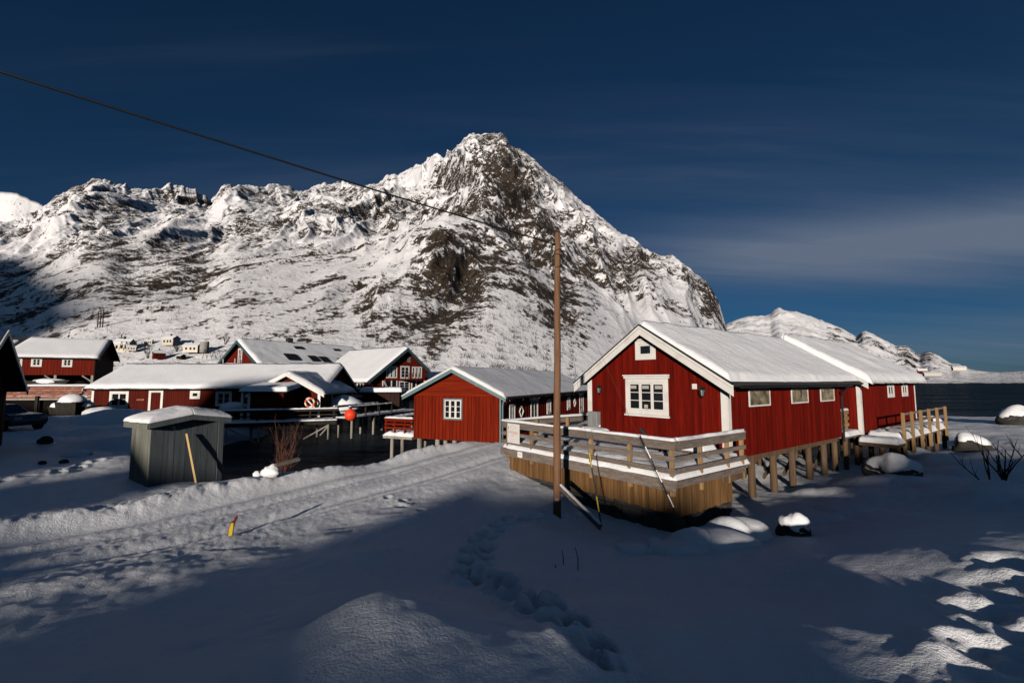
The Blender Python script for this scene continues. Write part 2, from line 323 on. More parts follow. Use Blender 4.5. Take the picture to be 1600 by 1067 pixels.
def snow_slab(name, parent, P, th, seed=0, edges=(1, 1, 0, 1), cell=0.12, rw=0.28, rough=0.02, mat='snow', droop=0.0, nmax=150):
    """a blanket of snow over a quad P0 P1 (eave) P2 P3 (ridge): thickness th, rounded along the flagged edges"""
    P = [Vector(p) for p in P]
    Lx = ((P[1] - P[0]).length + (P[2] - P[3]).length) / 2; Ly = ((P[3] - P[0]).length + (P[2] - P[1]).length) / 2
    nx = max(4, min(nmax, int(Lx / cell))); ny = max(4, min(nmax, int(Ly / cell)))
    def grade(n):       # denser towards the edges so the round shows
        t = np.linspace(0, 1, n + 1); return t + 0.12 * np.sin(2 * np.pi * t) / -2 / np.pi * 2
    U, V = np.meshgrid(grade(nx), grade(ny))
    A = [np.array(p) for p in P]
    base = (A[0] * ((1 - U) * (1 - V))[..., None] + A[1] * (U * (1 - V))[..., None] + A[2] * (U * V)[..., None] + A[3] * ((1 - U) * V)[..., None])
    big = 9.0
    de = np.minimum.reduce([V * Ly if edges[0] else big + 0 * V, (1 - U) * Lx if edges[1] else big + 0 * V, (1 - V) * Ly if edges[2] else big + 0 * V, U * Lx if edges[3] else big + 0 * V])
    t = np.clip(de / rw, 0, 1); prof = np.sqrt(1 - (1 - t) ** 2)
    wob = fbm(base[..., 0] * 0.7 + seed * 3.1, base[..., 1] * 0.7 + base[..., 2] * 0.5, 4, seed)
    fine = fbm(base[..., 0] * 5 + seed, base[..., 1] * 5, 3, seed + 5)
    h = th * prof * (1 + 0.34 * wob) + rough * fine * prof
    edge_wave = 0.10 * fbm(base[..., 0] * 2.3 + seed, base[..., 1] * 2.3, 3, seed + 9)
    dn = (A[0] - A[3]); dn = dn / np.linalg.norm(dn)
    push = np.clip(1 - de / (rw * 1.5), 0, 1) * edges[0] * np.clip(1 - V * Ly / (rw * 1.5), 0, 1)
    top = base.copy(); top[..., 2] += h + 0.004
    top += dn[None, None, :] * ((edge_wave + droop) * push)[..., None]
    verts = list(map(tuple, top.reshape(-1, 3))); W = nx + 1
    faces = [(j * W + i, j * W + i + 1, (j + 1) * W + i + 1, (j + 1) * W + i) for j in range(ny) for i in range(nx)]
    nb = len(verts); verts += [tuple(p) for p in P]
    # close the underside with a plain quad and skirts
    rimq = [[j for j in range(W)], [j * W + nx for j in range(ny + 1)], [ny * W + nx - j for j in range(W)], [(ny - j) * W for j in range(ny + 1)]]
    for e, rim in enumerate(rimq):
        a, b = nb + e, nb + (e + 1) % 4
        faces.append(tuple([a, b] + rim[::-1]))
    faces.append((nb, nb + 3, nb + 2, nb + 1))
    mb = MB(); mb.v = verts; mb.f = faces
    return mb.build(name, mat, parent, smooth=True)

def grid_object(name, V, W, mat, kind='structure', attr=None, wrap=False):
    """regular grid of world points V[rows, cols, 3] -> one mesh object"""
    H, Wd = V.shape[:2]
    me = bpy.data.meshes.new(name)
    idx = np.arange(H * Wd, dtype=np.int32).reshape(H, Wd)
    if wrap: idx = np.concatenate([idx, idx[:, :1]], 1)
    q = np.stack([idx[:-1, :-1], idx[:-1, 1:], idx[1:, 1:], idx[1:, :-1]], -1).reshape(-1, 4)
    me.vertices.add(H * Wd); me.vertices.foreach_set('co', V.reshape(-1).astype(np.float32))
    me.loops.add(q.size); me.loops.foreach_set('vertex_index', q.reshape(-1))
    me.polygons.add(len(q)); me.polygons.foreach_set('loop_start', np.arange(0, q.size, 4, dtype=np.int32)); me.polygons.foreach_set('loop_total', np.full(len(q), 4, dtype=np.int32))
    me.polygons.foreach_set('use_smooth', np.ones(len(q), dtype=bool))
    if attr:
        for k, a in attr.items():
            at_ = me.attributes.new(k, 'FLOAT', 'POINT'); at_.data.foreach_set('value', a.reshape(-1).astype(np.float32))
    me.materials.append(mat); me.update(calc_edges=True); me.validate()
    o = bpy.data.objects.new(name, me); COL.objects.link(o); o['kind'] = kind
    return o

# ================================================================== THE SETTING
# ------------------------------------------------------------------ sea
def sea_mat():
    """choppy dark water: the mean slope of the ripples keeps the mirror share well under one even at a low angle"""
    m = bpy.data.materials.new('sea_water'); m.use_nodes = True; nt = m.node_tree; L = nt.links; b = nt.nodes['Principled BSDF']
    nt.nodes.remove(b); out = [n for n in nt.nodes if n.type == 'OUTPUT_MATERIAL'][0]
    df = nd(nt, 'ShaderNodeBsdfDiffuse'); df.inputs['Color'].default_value = (0.006, 0.014, 0.020, 1)
    b = nd(nt, 'ShaderNodeBsdfGlossy'); b.inputs['Roughness'].default_value = 0.16
    fr = nd(nt, 'ShaderNodeFresnel'); fr.inputs['IOR'].default_value = 1.33
    mn = nd(nt, 'ShaderNodeMath', operation='MULTIPLY'); L.new(fr.outputs[0], mn.inputs[0]); mn.inputs[1].default_value = 0.55
    m2 = nd(nt, 'ShaderNodeMath', operation='MINIMUM'); L.new(mn.outputs[0], m2.inputs[0]); m2.inputs[1].default_value = 0.11
    g0 = nd(nt, 'ShaderNodeNewGeometry'); mp0 = nd(nt, 'ShaderNodeMapping'); mp0.inputs['Scale'].default_value = (0.03, 0.16, 1); mp0.inputs['Rotation'].default_value = (0, 0, R(-38)); L.new(g0.outputs['Position'], mp0.inputs[0])
    n0 = nd(nt, 'ShaderNodeTexNoise'); n0.inputs['Scale'].default_value = 1.0; n0.inputs['Detail'].default_value = 9; n0.inputs['Roughness'].default_value = 0.72; L.new(mp0.outputs[0], n0.inputs['Vector'])
    r0_ = nd(nt, 'ShaderNodeMapRange'); r0_.inputs['From Min'].default_value = 0.33; r0_.inputs['From Max'].default_value = 0.68; r0_.inputs['To Min'].default_value = 0.25; r0_.inputs['To Max'].default_value = 2.0; L.new(n0.outputs['Fac'], r0_.inputs['Value'])
    m3 = nd(nt, 'ShaderNodeMath', operation='MULTIPLY'); L.new(m2.outputs[0], m3.inputs[0]); L.new(r0_.outputs[0], m3.inputs[1]); m2 = m3
    mxs = nd(nt, 'ShaderNodeMixShader'); L.new(m2.outputs[0], mxs.inputs[0]); L.new(df.outputs[0], mxs.inputs[1]); L.new(b.outputs[0], mxs.inputs[2]); L.new(mxs.outputs[0], out.inputs[0])
    geo = nd(nt, 'ShaderNodeNewGeometry'); mp = nd(nt, 'ShaderNodeMapping'); mp.inputs['Scale'].default_value = (0.8, 1.5, 1); mp.inputs['Rotation'].default_value = (0, 0, R(20))
    L.new(geo.outputs['Position'], mp.inputs[0])
    n1 = nd(nt, 'ShaderNodeTexNoise'); n1.inputs['Scale'].default_value = 1.3; n1.inputs['Detail'].default_value = 6; n1.inputs['Roughness'].default_value = 0.6; L.new(mp.outputs[0], n1.inputs['Vector'])
    n2 = nd(nt, 'ShaderNodeTexNoise'); n2.inputs['Scale'].default_value = 0.11; n2.inputs['Detail'].default_value = 4; L.new(mp.outputs[0], n2.inputs['Vector'])
    b1 = nd(nt, 'ShaderNodeBump'); b1.inputs['Strength'].default_value = 1.0; b1.inputs['Distance'].default_value = 0.55; L.new(n1.outputs['Fac'], b1.inputs['Height'])
    b2 = nd(nt, 'ShaderNodeBump'); b2.inputs['Strength'].default_value = 0.6; b2.inputs['Distance'].default_value = 0.9; L.new(n2.outputs['Fac'], b2.inputs['Height']); L.new(b1.outputs[0], b2.inputs['Normal'])
    L.new(b2.outputs[0], b.inputs['Normal'])
    return m
M['sea'] = sea_mat()
mb = MB(); mb.add([(-15000, -15000, 0), (15000, -15000, 0), (15000, 15000, 0), (-15000, 15000, 0)], [(0, 1, 2, 3)])
tag(mb.build('sea', 'sea'), 'dark rippled sea and harbour water', None, None, 'structure')

# ------------------------------------------------------------------ near ground: snow-covered shore, road, banks
CTRL = [  # x, y, z of the snow surface
    (0, 0, 2.72), (-2.2, 1.2, 2.45), (3, 1, 2.12), (5.2, 3, 2.04), (6.6, 5.2, 1.95), (-5, 1, 2.0), (-9, 2, 1.5), (9, 4, 2.1), (14, 7, 1.9), (9.5, 8.5, 1.7),
    (13, 11.6, 1.25), (26, 23, 0.85), (40, 36, 0.75), (50, 45, 0.55), (58, 54, 0.4), (16.5, 15.3, 1.0), (28.6, 29, 0.55), (34, 33.5, 0.6), (40, 42, 0.45), (45, 48, 0.35), (52, 56, 0.2), (58, 64, -0.4), (31, 38, 0.0), (34, 46, -0.5),
    (44, 58, -0.7), (68, 62, 0.0), (20, 17, 1.0), (34, 28, 0.7),
    (9.4, 15.2, 0.45), (12.5, 17.5, 0.4), (18, 21.4, 0.5), (23, 26, 0.25), (14, 22, 0.25), (20, 30, -0.8), (8, 19, 0.1), (5, 17, 0.4), (26, 34, -1.2),
    (5.6, 10.7, 0.66), (8.5, 12.1, 0.78), (10.8, 11.8, 0.95), (3.9, 6.9, 1.30), (3.4, 5.0, 1.80), (1.8, 4.2, 1.85), (5.4, 7.6, 1.52), (7.6, 8.2, 1.62),
    (1.2, 12.76, 0.55), (3.8, 11.4, 0.5), (1.5, 10.6, 0.72), (1.5, 7.2, 1.15), (0.2, 5.4, 1.75), (-0.8, 8.5, 0.98), (-2.5, 9.0, 1.05), (-1.3, 6.6, 1.28),
    (-3.8, 5.4, 1.55), (-4.5, 4.4, 1.7), (-8.2, 7.3, 1.1), (-2.6, 3.6, 2.1),
    (-14, 5.5, 1.05), (-10.7, 9.6, 0.90), (-8.5, 12.9, 0.88), (-7.3, 14.8, 0.90), (-4.9, 17.5, 0.95), (-2.8, 20.3, 1.12), (-6, 10, 0.95), (-3, 13, 0.9), (-0.5, 16, 0.95),
    (0.5, 19, 1.15), (2.0, 22, 1.38), (5, 27, 1.6), (9, 33, 1.6), (12, 40, 1.4), (17, 48, 0.6), (8, 42, 1.0), (6, 50, -0.5), (14, 58, -1),
    (-11.5, 14.7, 0.95), (-13, 17, 0.9), (-9.6, 15.6, 0.95), (-6.6, 17.6, 0.9), (-4.5, 20.4, 0.85),
    (-10.5, 18.6, -0.1), (-8, 19.4, -0.4), (-5.4, 21.6, -0.35), (-4.2, 22.6, 0.25), (-3, 22, 1.05), (-1.2, 22.2, 1.3), (-9, 24, -1.2), (-4, 27, -0.9), (-13, 27, -1.2), (0, 30, 0.4), (1.5, 27, 1.3), (3, 36, 0.3), (-3, 34, -1.0),
    (-15.5, 20, 0.7), (-20, 20.8, 1.15), (-17, 25, 0.35), (-25, 25, 1.25), (-22, 30, 0.9), (-18, 29, -0.3), (-17, 33, -0.6), (-21, 36, 0.4), (-27, 33, 1.4), (-30, 37, 1.6), (-36, 38, 1.6), (-40, 30, 1.5), (-24, 38, 0.8), (-30, 44, 0.9), (-40, 47, 0.6), (-20, 44, -0.8), (-30, 50, -0.8), (-45, 52, -0.6), (-60, 45, 0.6), (-10, 40, -1.5), (-12, 55, -1.5),
    (-20, 10, 1.2), (-28, 14, 1.4), (-40, 18, 1.7), (-60, 25, 1.8),
]
CP = np.array(CTRL, dtype=np.float64)
def tps_fit(P):
    n = len(P); d2 = ((P[:, None, :2] - P[None, :, :2]) ** 2).sum(-1)
    K = 0.5 * d2 * np.log(np.maximum(d2, 1e-9)) + 0.6 * np.eye(n) * 1.0
    Q = np.concatenate([np.ones((n, 1)), P[:, :2]], 1)
    A = np.block([[K, Q], [Q.T, np.zeros((3, 3))]]); w = np.linalg.solve(A, np.concatenate([P[:, 2], np.zeros(3)]))
    return w
TPS = tps_fit(CP)
def tps(x, y):
    sh = x.shape; x = x.ravel(); y = y.ravel(); out = TPS[-3] + TPS[-2] * x + TPS[-1] * y
    for k in range(len(CP)):
        d2 = (x - CP[k, 0]) ** 2 + (y - CP[k, 1]) ** 2
        out += TPS[k] * 0.5 * d2 * np.log(np.maximum(d2, 1e-9))
    return out.reshape(sh)
SA, CA = math.sin(R(15)), math.cos(R(15))

def base_height(x, y):
    x = np.asarray(x, float); y = np.asarray(y, float)
    r = np.hypot(x, y)
    z = np.full(x.shape, 2.7); fr = (y > -8) & (r < 84)
    z[fr] = np.clip(tps(x[fr], y[fr]), -1.6, 3.2)
    far = np.where(x > 18, sstep(70, 80, r), sstep(48, 62, r)); z = z * (1 - far) + (-1.8) * far
    # unseen hillside added behind the camera, crest shaped to shade foreground and village
    d = x * SA + y * CA; p = x * CA - y * SA
    ridge = np.interp(p, [-90, -60, -45, -36.5, -34, -28, -26.6, -25.5, -21, -19.2, -17.6, -16.4, -15, -13.4, -10.5, -7.0, -5, -3.5, 0, 0.8, 1.8, 2.6, 5.3, 6.6, 8.5, 10.5, 16, 30, 60],
                      [12, 8, 7.5, 7.5, 11, 12, 8.5, 6.8, 6.6, 4.6, 4.5, 6.2, 5.4, 4.0, 3.0, 3.75, 5.0, 4.92, 4.92, 5.3, 4.7, 3.85, 3.85, 5.9, 6.2, 7.6, 7.4, 6.5, 6.5]) + 25 * 0.158
    ridge = ridge + 0.24 * fbm(p * 1.0 + 3, d * 0.05, 4, 77)
    low = 2.72 - 0.45 * sstep(1, 4, p)
    zb = low + (ridge - low) * sstep(-4, -40, d)
    k = sstep(0.5, -5.0, d)
    return z * (1 - k) + zb * k

def poly_dist(x, y, pts):
    """distance to a polyline (signed: + on its left) and the run along it"""
    best = np.full(x.shape, 1e9); sgn = np.zeros(x.shape); run = np.zeros(x.shape); acc = 0.0
    for (ax, ay), (bx, by) in zip(pts[:-1], pts[1:]):
        dx, dy = bx - ax, by - ay; L = math.hypot(dx, dy)
        t = np.clip(((x - ax) * dx + (y - ay) * dy) / L / L, 0, 1)
        qx, qy = x - (ax + t * dx), y - (ay + t * dy); d = np.hypot(qx, qy)
        s = np.sign(dx * (y - ay) - dy * (x - ax)); m = d < best
        best = np.where(m, d, best); sgn = np.where(m, s, sgn); run = np.where(m, acc + t * L, run); acc += L
    return best * sgn, run
ROAD = [(-22, 2), (-15, 6.3), (-10.7, 9.6), (-9.2, 11.2), (-8.2, 12.9), (-6.9, 14.8), (-4.9, 17.4), (-2.9, 20.2), (-0.3, 23.5), (3, 28.5), (7, 34)]
def hit(px, py):
    """where a line of sight meets the undisturbed ground"""
    Ys = 1.5 * 1.006 ** np.arange(640); d = at(px, py, 1.0)
    xs, ys, zs = d.x * Ys, Ys, EYE + (d.z - EYE) * Ys
    k = np.argmax(zs <= base_height(xs, ys)); return Vector((xs[k], ys[k], zs[k]))
DOMES = [((5.4, 11.3), 0.62, 0.6, 0.46), ((4.45, 10.5), 0.80, 0.6, 0.34), ((3.5, 9.9), 0.5, 0.3, 0.16), ((2.7, 10.2), 0.4, 0.3, 0.12), ((9.6, 13.4), 0.7, 0.9, 0.14), ((8.2, 12.6), 0.5, 0.8, 0.12),
         ((11.5, 15.2), 1.1, 1.2, 0.2), ((13.3, 17.0), 1.2, 1.2, 0.25), ((10.6, 16.2), 0.7, 1.0, 0.15)]
rg = random.Random(4)
for k in range(26):
    bx, by = rg.uniform(13, 34), 0
    by = bx * rg.uniform(0.86, 1.12) + 1.5
    DOMES.append(((bx, by), rg.uniform(0.5, 1.5), rg.uniform(0.8, 1.6), rg.uniform(0.08, 0.30)))
for k in range(20):
    DOMES.append(((rg.uniform(-32, -13), rg.uniform(17, 32)), rg.uniform(0.6, 2.0), rg.uniform(0.9, 1.6), rg.uniform(0.08, 0.3)))
DOMES += [((-20, 24.5), 2.4, 1.4, 0.5), ((-27.5, 33), 3.2, 1.6, 0.8)]
STEPS = []
def add_trail(pix, step, rad, dep, seed):
    rr = random.Random(seed); pts = [hit(*p) for p in pix]; side = 1
    for a, b in zip(pts[:-1], pts[1:]):
        L = math.hypot(b.x - a.x, b.y - a.y); n = max(1, int(L / step))
        for k in range(n):
            t = (k + rr.random() * 0.4) / n; nx, ny = -(b.y - a.y) / L, (b.x - a.x) / L; side = -side
            o = side * 0.13 + rr.uniform(-0.06, 0.06)
            STEPS.append((a.x + (b.x - a.x) * t + nx * o, a.y + (b.y - a.y) * t + ny * o, rad * rr.uniform(0.8, 1.25), dep * rr.uniform(0.6, 1.3), math.atan2(b.y - a.y, b.x - a.x)))
add_trail([(905, 806), (860, 806), (800, 812), (752, 838), (742, 872), (722, 915)], 0.32, 0.15, 0.16, 1)
add_trail([(748, 900), (790, 925), (850, 965), (905, 1010), (970, 1062)], 0.24, 0.16, 0.15, 2)
add_trail([(612, 775), (660, 805), (690, 815)], 0.5, 0.12, 0.05, 3)
add_trail([(1600, 880), (1570, 930), (1560, 985), (1540, 1040), (1500, 1066)], 0.42, 0.26, 0.06, 5)
add_trail([(1600, 960), (1590, 1020), (1580, 1066)], 0.42, 0.26, 0.06, 6)
add_trail([(0, 752), (80, 742), (160, 727)], 0.5, 0.16, 0.12, 8)

TRENCH = [(s_.x, s_.y) for s_ in [hit(*p_) for p_ in [(905, 806), (860, 806), (800, 812), (752, 838), (742, 872), (735, 900), (790, 925), (850, 965), (905, 1010), (970, 1062)]]]
def ground_height(x, y):
    z = base_height(x, y); r = np.hypot(x, y)
    n, run = poly_dist(x, y, ROAD)
    inroad = sstep(1.5, 0.3, n) * sstep(-4.6, -3.2, n) * sstep(40, 30, r)
    # drifts
    calm = 1 - 0.8 * sstep(1.6, 3.2, x * CA - y * SA) * sstep(13, 10, r)
    z = z + 0.10 * calm * fbm(x * 0.5, y * 0.5, 4, 11) * (1 - 0.7 * inroad) + 0.045 * calm * fbm(x * 1.5, y * 1.1, 4, 12, gain=0.55) * (1 - 0.6 * inroad)
    wind = fbm((x * 0.83 + y * 0.55) * 1.6, (-x * 0.55 + y * 0.83) * 5.5, 3, 13)
    z = z + 0.020 * calm * wind * (1 - inroad) * sstep(-0.3, 0.3, fbm(x * 0.35, y * 0.35, 2, 14))
    # road: granular, wheel tracks, ploughed edge and a lumpy bank on the far side
    chunk = ridged(x * 2.6, y * 2.6, 4, 21); chunk2 = fbm(x * 7, y * 7, 3, 22)
    bank = np.exp(-((n - 0.95) / np.where(n > 0.95, 1.0, 0.46)) ** 2) * (0.31 + 0.14 * fbm(run * 0.35, 0 * run + 2, 3, 23))
    z = z + bank * sstep(-1, 8, run) * sstep(34, 26, r) * (0.86 + 0.30 * fbm(x * 1.1, y * 1.1, 3, 27) + 0.20 * ridged(x * 4.1, y * 4.1, 3, 21) * sstep(0.2, 0.7, n + 0.5) + 0.10 * chunk2)
    groove = np.exp(-(n / 0.26) ** 2) * 0.08 + np.exp(-((n + 1.0) / 0.20) ** 2) * 0.07 + np.exp(-((n + 1.45) / 0.10) ** 2) * 0.03 + np.exp(-((n + 2.6) / 0.24) ** 2) * 0.08 + np.exp(-((n + 3.1) / 0.1) ** 2) * 0.03
    z = z - groove * sstep(40, 30, r)
    gran = sstep(-5.2, -3.4, n) * sstep(0.0, -0.5, n) * sstep(34, 26, r)
    z = z + gran * (0.016 * fbm(x * 9, y * 9, 3, 24) + 0.012 * ridged(x * 4.2, y * 4.2, 3, 25) * sstep(-0.2, 0.3, fbm(x * 0.6, y * 0.6, 2, 26)))
    # hummocks of snowed-in stones
    for (cx_, cy_), rd, pw, hh in DOMES:
        d2 = ((x - cx_) ** 2 + (y - cy_) ** 2) / rd ** 2
        m = d2 < 1.6
        if m.any(): z[m] += hh * np.power(np.clip(1 - d2[m] / 1.6, 0, 1), pw)
    # hummock in the middle foreground, with a sharp lip on its far side
    q = ((x + 1.05) * 0.93 + (y - 4.15) * 0.36) ; w = (-(x + 1.05) * 0.36 + (y - 4.15) * 0.93)
    z = z + 0.42 * np.exp(-(q / 0.95) ** 2) * np.where(w > 0, np.exp(-(w / 0.34) ** 2), np.exp(-(w / 1.5) ** 2))
    # footprints
    for sx, sy, rd, dp, an in STEPS:
        m = (np.abs(x - sx) < 4 * rd) & (np.abs(y - sy) < 4 * rd)
        if not m.any(): continue
        dx, dy = x[m] - sx, y[m] - sy; u = dx * math.cos(an) + dy * math.sin(an); v = -dx * math.sin(an) + dy * math.cos(an)
        e = np.sqrt((u / 1.25) ** 2 + v ** 2) / rd
        z[m] += -dp * sstep(1.15, 0.55, e) + 0.32 * dp * np.exp(-((e - 1.45) / 0.42) ** 2) * (1 + 0.8 * fbm(x[m] * 6, y[m] * 6, 2, 31))
    # the trodden trench is ragged
    dt, _r = poly_dist(x, y, TRENCH); tr = np.exp(-(dt / 0.34) ** 2) * sstep(14, 12, r)
    z = z + tr * (-0.05 + 0.11 * fbm(x * 3.4, y * 3.4, 4, 33))
    # churned snow at the right edge of the foreground
    ch = np.exp(-(((x - 5.3) / 1.0) ** 2 + ((y - 4.3) / 1.5) ** 2))
    z = z + ch * (0.09 * fbm(x * 1.1, y * 1.1, 3, 41) - 0.04 + 0.015 * fbm(x * 8, y * 8, 3, 42))
    # broken drift beside the foreground trail that catches the sun
    ch = np.exp(-(((x - 0.35) / 0.45) ** 2 + ((y - 3.75) / 0.45) ** 2))
    z = z + ch * (0.16 + 0.10 * (ridged(x * 2.0, y * 2.0, 2, 43) - 0.4))
    # stony shore breaks out of the snow near the water
    return z

az_f = np.linspace(R(-60), R(60), 860); az_b = np.linspace(R(60), R(300), 260)[1:-1]
AZ = np.concatenate([az_f, az_b]); RR = 1.1 * (82 / 1.1) ** (np.linspace(0, 1, 560) ** 0.92)
RG, AG = np.meshgrid(RR, AZ, indexing='ij')
GX, GY = RG * np.sin(AG), RG * np.cos(AG)
GZ = ground_height(GX, GY)
gv = np.stack([GX, GY, GZ], -1)
cen = np.zeros((1, gv.shape[1], 3)); cen[..., 2] = GZ[0].mean()
gv = np.concatenate([cen, gv], 0)
tag(grid_object('snow_ground', gv, None, M['snow_ground'], wrap=True), 'snow covered shore with ploughed road and footprints')
def ground_z(x, y): return float(ground_height(np.array([float(x)]), np.array([float(y)]))[0])

# ------------------------------------------------------------------ mountains
def rock_snow_mat(name, detail_scale, rockcol=(0.046, 0.036, 0.029)):
    m = bpy.data.materials.new(name); m.use_nodes = True; nt = m.node_tree; L = nt.links; b = nt.nodes['Principled BSDF']
    b.inputs['Roughness'].default_value = 0.8; b.inputs['Specular IOR Level'].default_value = 0.15
    at_ = nd(nt, 'ShaderNodeAttribute', attribute_name='rock'); geo = nd(nt, 'ShaderNodeNewGeometry')
    n1 = nd(nt, 'ShaderNodeTexNoise'); n1.inputs['Scale'].default_value = detail_scale; n1.inputs['Detail'].default_value = 5; n1.inputs['Roughness'].default_value = 0.7; L.new(geo.outputs['Position'], n1.inputs['Vector'])
    n3 = nd(nt, 'ShaderNodeTexNoise'); n3.inputs['Scale'].default_value = detail_scale * 3.1; n3.inputs['Detail'].default_value = 3; n3.inputs['Roughness'].default_value = 0.7; L.new(geo.outputs['Position'], n3.inputs['Vector'])
    av = nd(nt, 'ShaderNodeMath', operation='ADD'); L.new(n1.outputs['Fac'], av.inputs[0]); L.new(n3.outputs['Fac'], av.inputs[1])
    s = nd(nt, 'ShaderNodeMath', operation='MULTIPLY_ADD'); L.new(av.outputs[0], s.inputs[0]); s.inputs[1].default_value = 0.62; L.new(at_.outputs['Fac'], s.inputs[2])
    mr = nd(nt, 'ShaderNodeMapRange', interpolation_type='SMOOTHSTEP'); mr.inputs['From Min'].default_value = 1.045; mr.inputs['From Max'].default_value = 1.125; L.new(s.outputs[0], mr.inputs['Value'])
    n2 = nd(nt, 'ShaderNodeTexNoise'); n2.inputs['Scale'].default_value = detail_scale * 0.5; n2.inputs['Detail'].default_value = 4; L.new(geo.outputs['Position'], n2.inputs['Vector'])
    rc = nd(nt, 'ShaderNodeValToRGB'); rc.color_ramp.elements[0].position = 0.38; rc.color_ramp.elements[1].position = 0.72
    rc.color_ramp.elements[0].color = (rockcol[0] * 0.25, rockcol[1] * 0.25, rockcol[2] * 0.25, 1); rc.color_ramp.elements[1].color = (rockcol[0] * 2.0, rockcol[1] * 1.85, rockcol[2] * 1.6, 1)
    L.new(n3.outputs['Fac'], rc.inputs[0])
    mx = nd(nt, 'ShaderNodeMix', data_type='RGBA'); L.new(mr.outputs[0], mx.inputs[0]); mx.inputs[6].default_value = (0.84, 0.83, 0.84, 1); L.new(rc.outputs[0], mx.inputs[7])
    L.new(mx.outputs[2], b.inputs['Base Color'])
    bp = nd(nt, 'ShaderNodeBump'); bp.inputs['Strength'].default_value = 0.6; bp.inputs['Distance'].default_value = 1.0 / detail_scale * 0.3; L.new(n1.outputs['Fac'], bp.inputs['Height']); L.new(bp.outputs[0], b.inputs['Normal'])
    return m
M['mountain'] = rock_snow_mat('mountain_rock_and_snow', 0.16)
M['far_mountain'] = rock_snow_mat('far_rock_and_snow', 0.09)

def elev_z(py, Y):  # height of a point seen at image row py at forward distance Y
    return EYE + (math.sin(PITCH) + (533.5 - py) / FPX * math.cos(PITCH)) / (math.cos(PITCH) - (533.5 - py) / FPX * math.sin(PITCH)) * Y

CREST = [(-900, 360), (-500, 330), (-300, 345), (-150, 330), (-60, 345), (0, 352), (30, 336), (45, 322), (62, 308), (90, 292), (108, 286), (122, 278), (140, 282), (174, 288), (196, 296), (231, 295), (245, 287), (274, 292), (290, 299), (307, 308), (312, 314), (322, 301), (334, 289), (350, 291), (375, 288), (400, 299),
         (434, 290), (448, 295), (462, 298), (478, 292), (493, 286), (506, 288), (521, 284), (538, 291), (557, 290), (583, 284), (597, 275), (611, 274), (633, 263), (653, 256), (692, 245), (709, 228), (722, 215), (737, 207), (752, 209), (768, 211), (777, 207), (788, 212), (795, 222), (800, 229), (816, 236), (832, 245), (871, 278), (895, 299), (918, 318), (940, 335), (960, 352), (979, 366), (994, 369),
         (1015, 390), (1036, 399), (1057, 399), (1084, 419), (1108, 440), (1126, 467), (1132, 488), (1139, 514), (1144, 545), (1150, 575), (1160, 594)]
ROCKS = [  # bearing px, height px, spread, weight: where the cliffs are
    (745, 245, 55, 32, .30), (798, 228, 14, 22, .5), (770, 290, 70, 30, .42), (800, 340, 80, 46, .50), (850, 372, 40, 34, .32), (712, 470, 52, 50, .60), (640, 510, 60, 26, .38), (600, 470, 70, 60, .22), (700, 415, 60, 36, .34), (655, 400, 60, 30, .2),
    (885, 410, 36, 30, .34), (905, 440, 60, 50, .24), (1000, 410, 46, 26, .36), (1118, 462, 16, 44, .55), (1095, 440, 26, 30, .2), (890, 498, 40, 18, .42), (930, 340, 26, 22, .2), (990, 385, 40, 16, .16), (760, 380, 60, 50, .16), (1050, 450, 40, 36, .14),
    (110, 325, 60, 34, .20), (170, 365, 40, 34, .30), (95, 360, 40, 26, .22), (245, 318, 30, 26, .2), (350, 330, 44, 40, .22), (280, 440, 70, 40, .22), (200, 410, 44, 40, .2), (60, 490, 110, 36, .34), (40, 440, 60, 30, .14), (520, 330, 50, 40, .16), (470, 350, 50, 40, .14), (560, 460, 60, 50, .14), (600, 300, 50, 26, .14),
    (790, 515, 30, 60, -.6), (955, 500, 70, 26, -.55), (850, 300, 18, 40, -.24), (895, 350, 24, 26, -.3), (440, 430, 60, 46, -.22), (560, 395, 60, 22, -.26), (230, 500, 60, 26, -.34), (450, 540, 200, 22, -.30), (820, 550, 300, 24, -.5), (210, 350, 22, 60, -.2), (312, 330, 10, 26, -.2), (300, 520, 60, 20, -.2), (760, 440, 14, 30, -.25), (560, 420, 90, 14, -.2), (20, 380, 60, 24, -.2)]

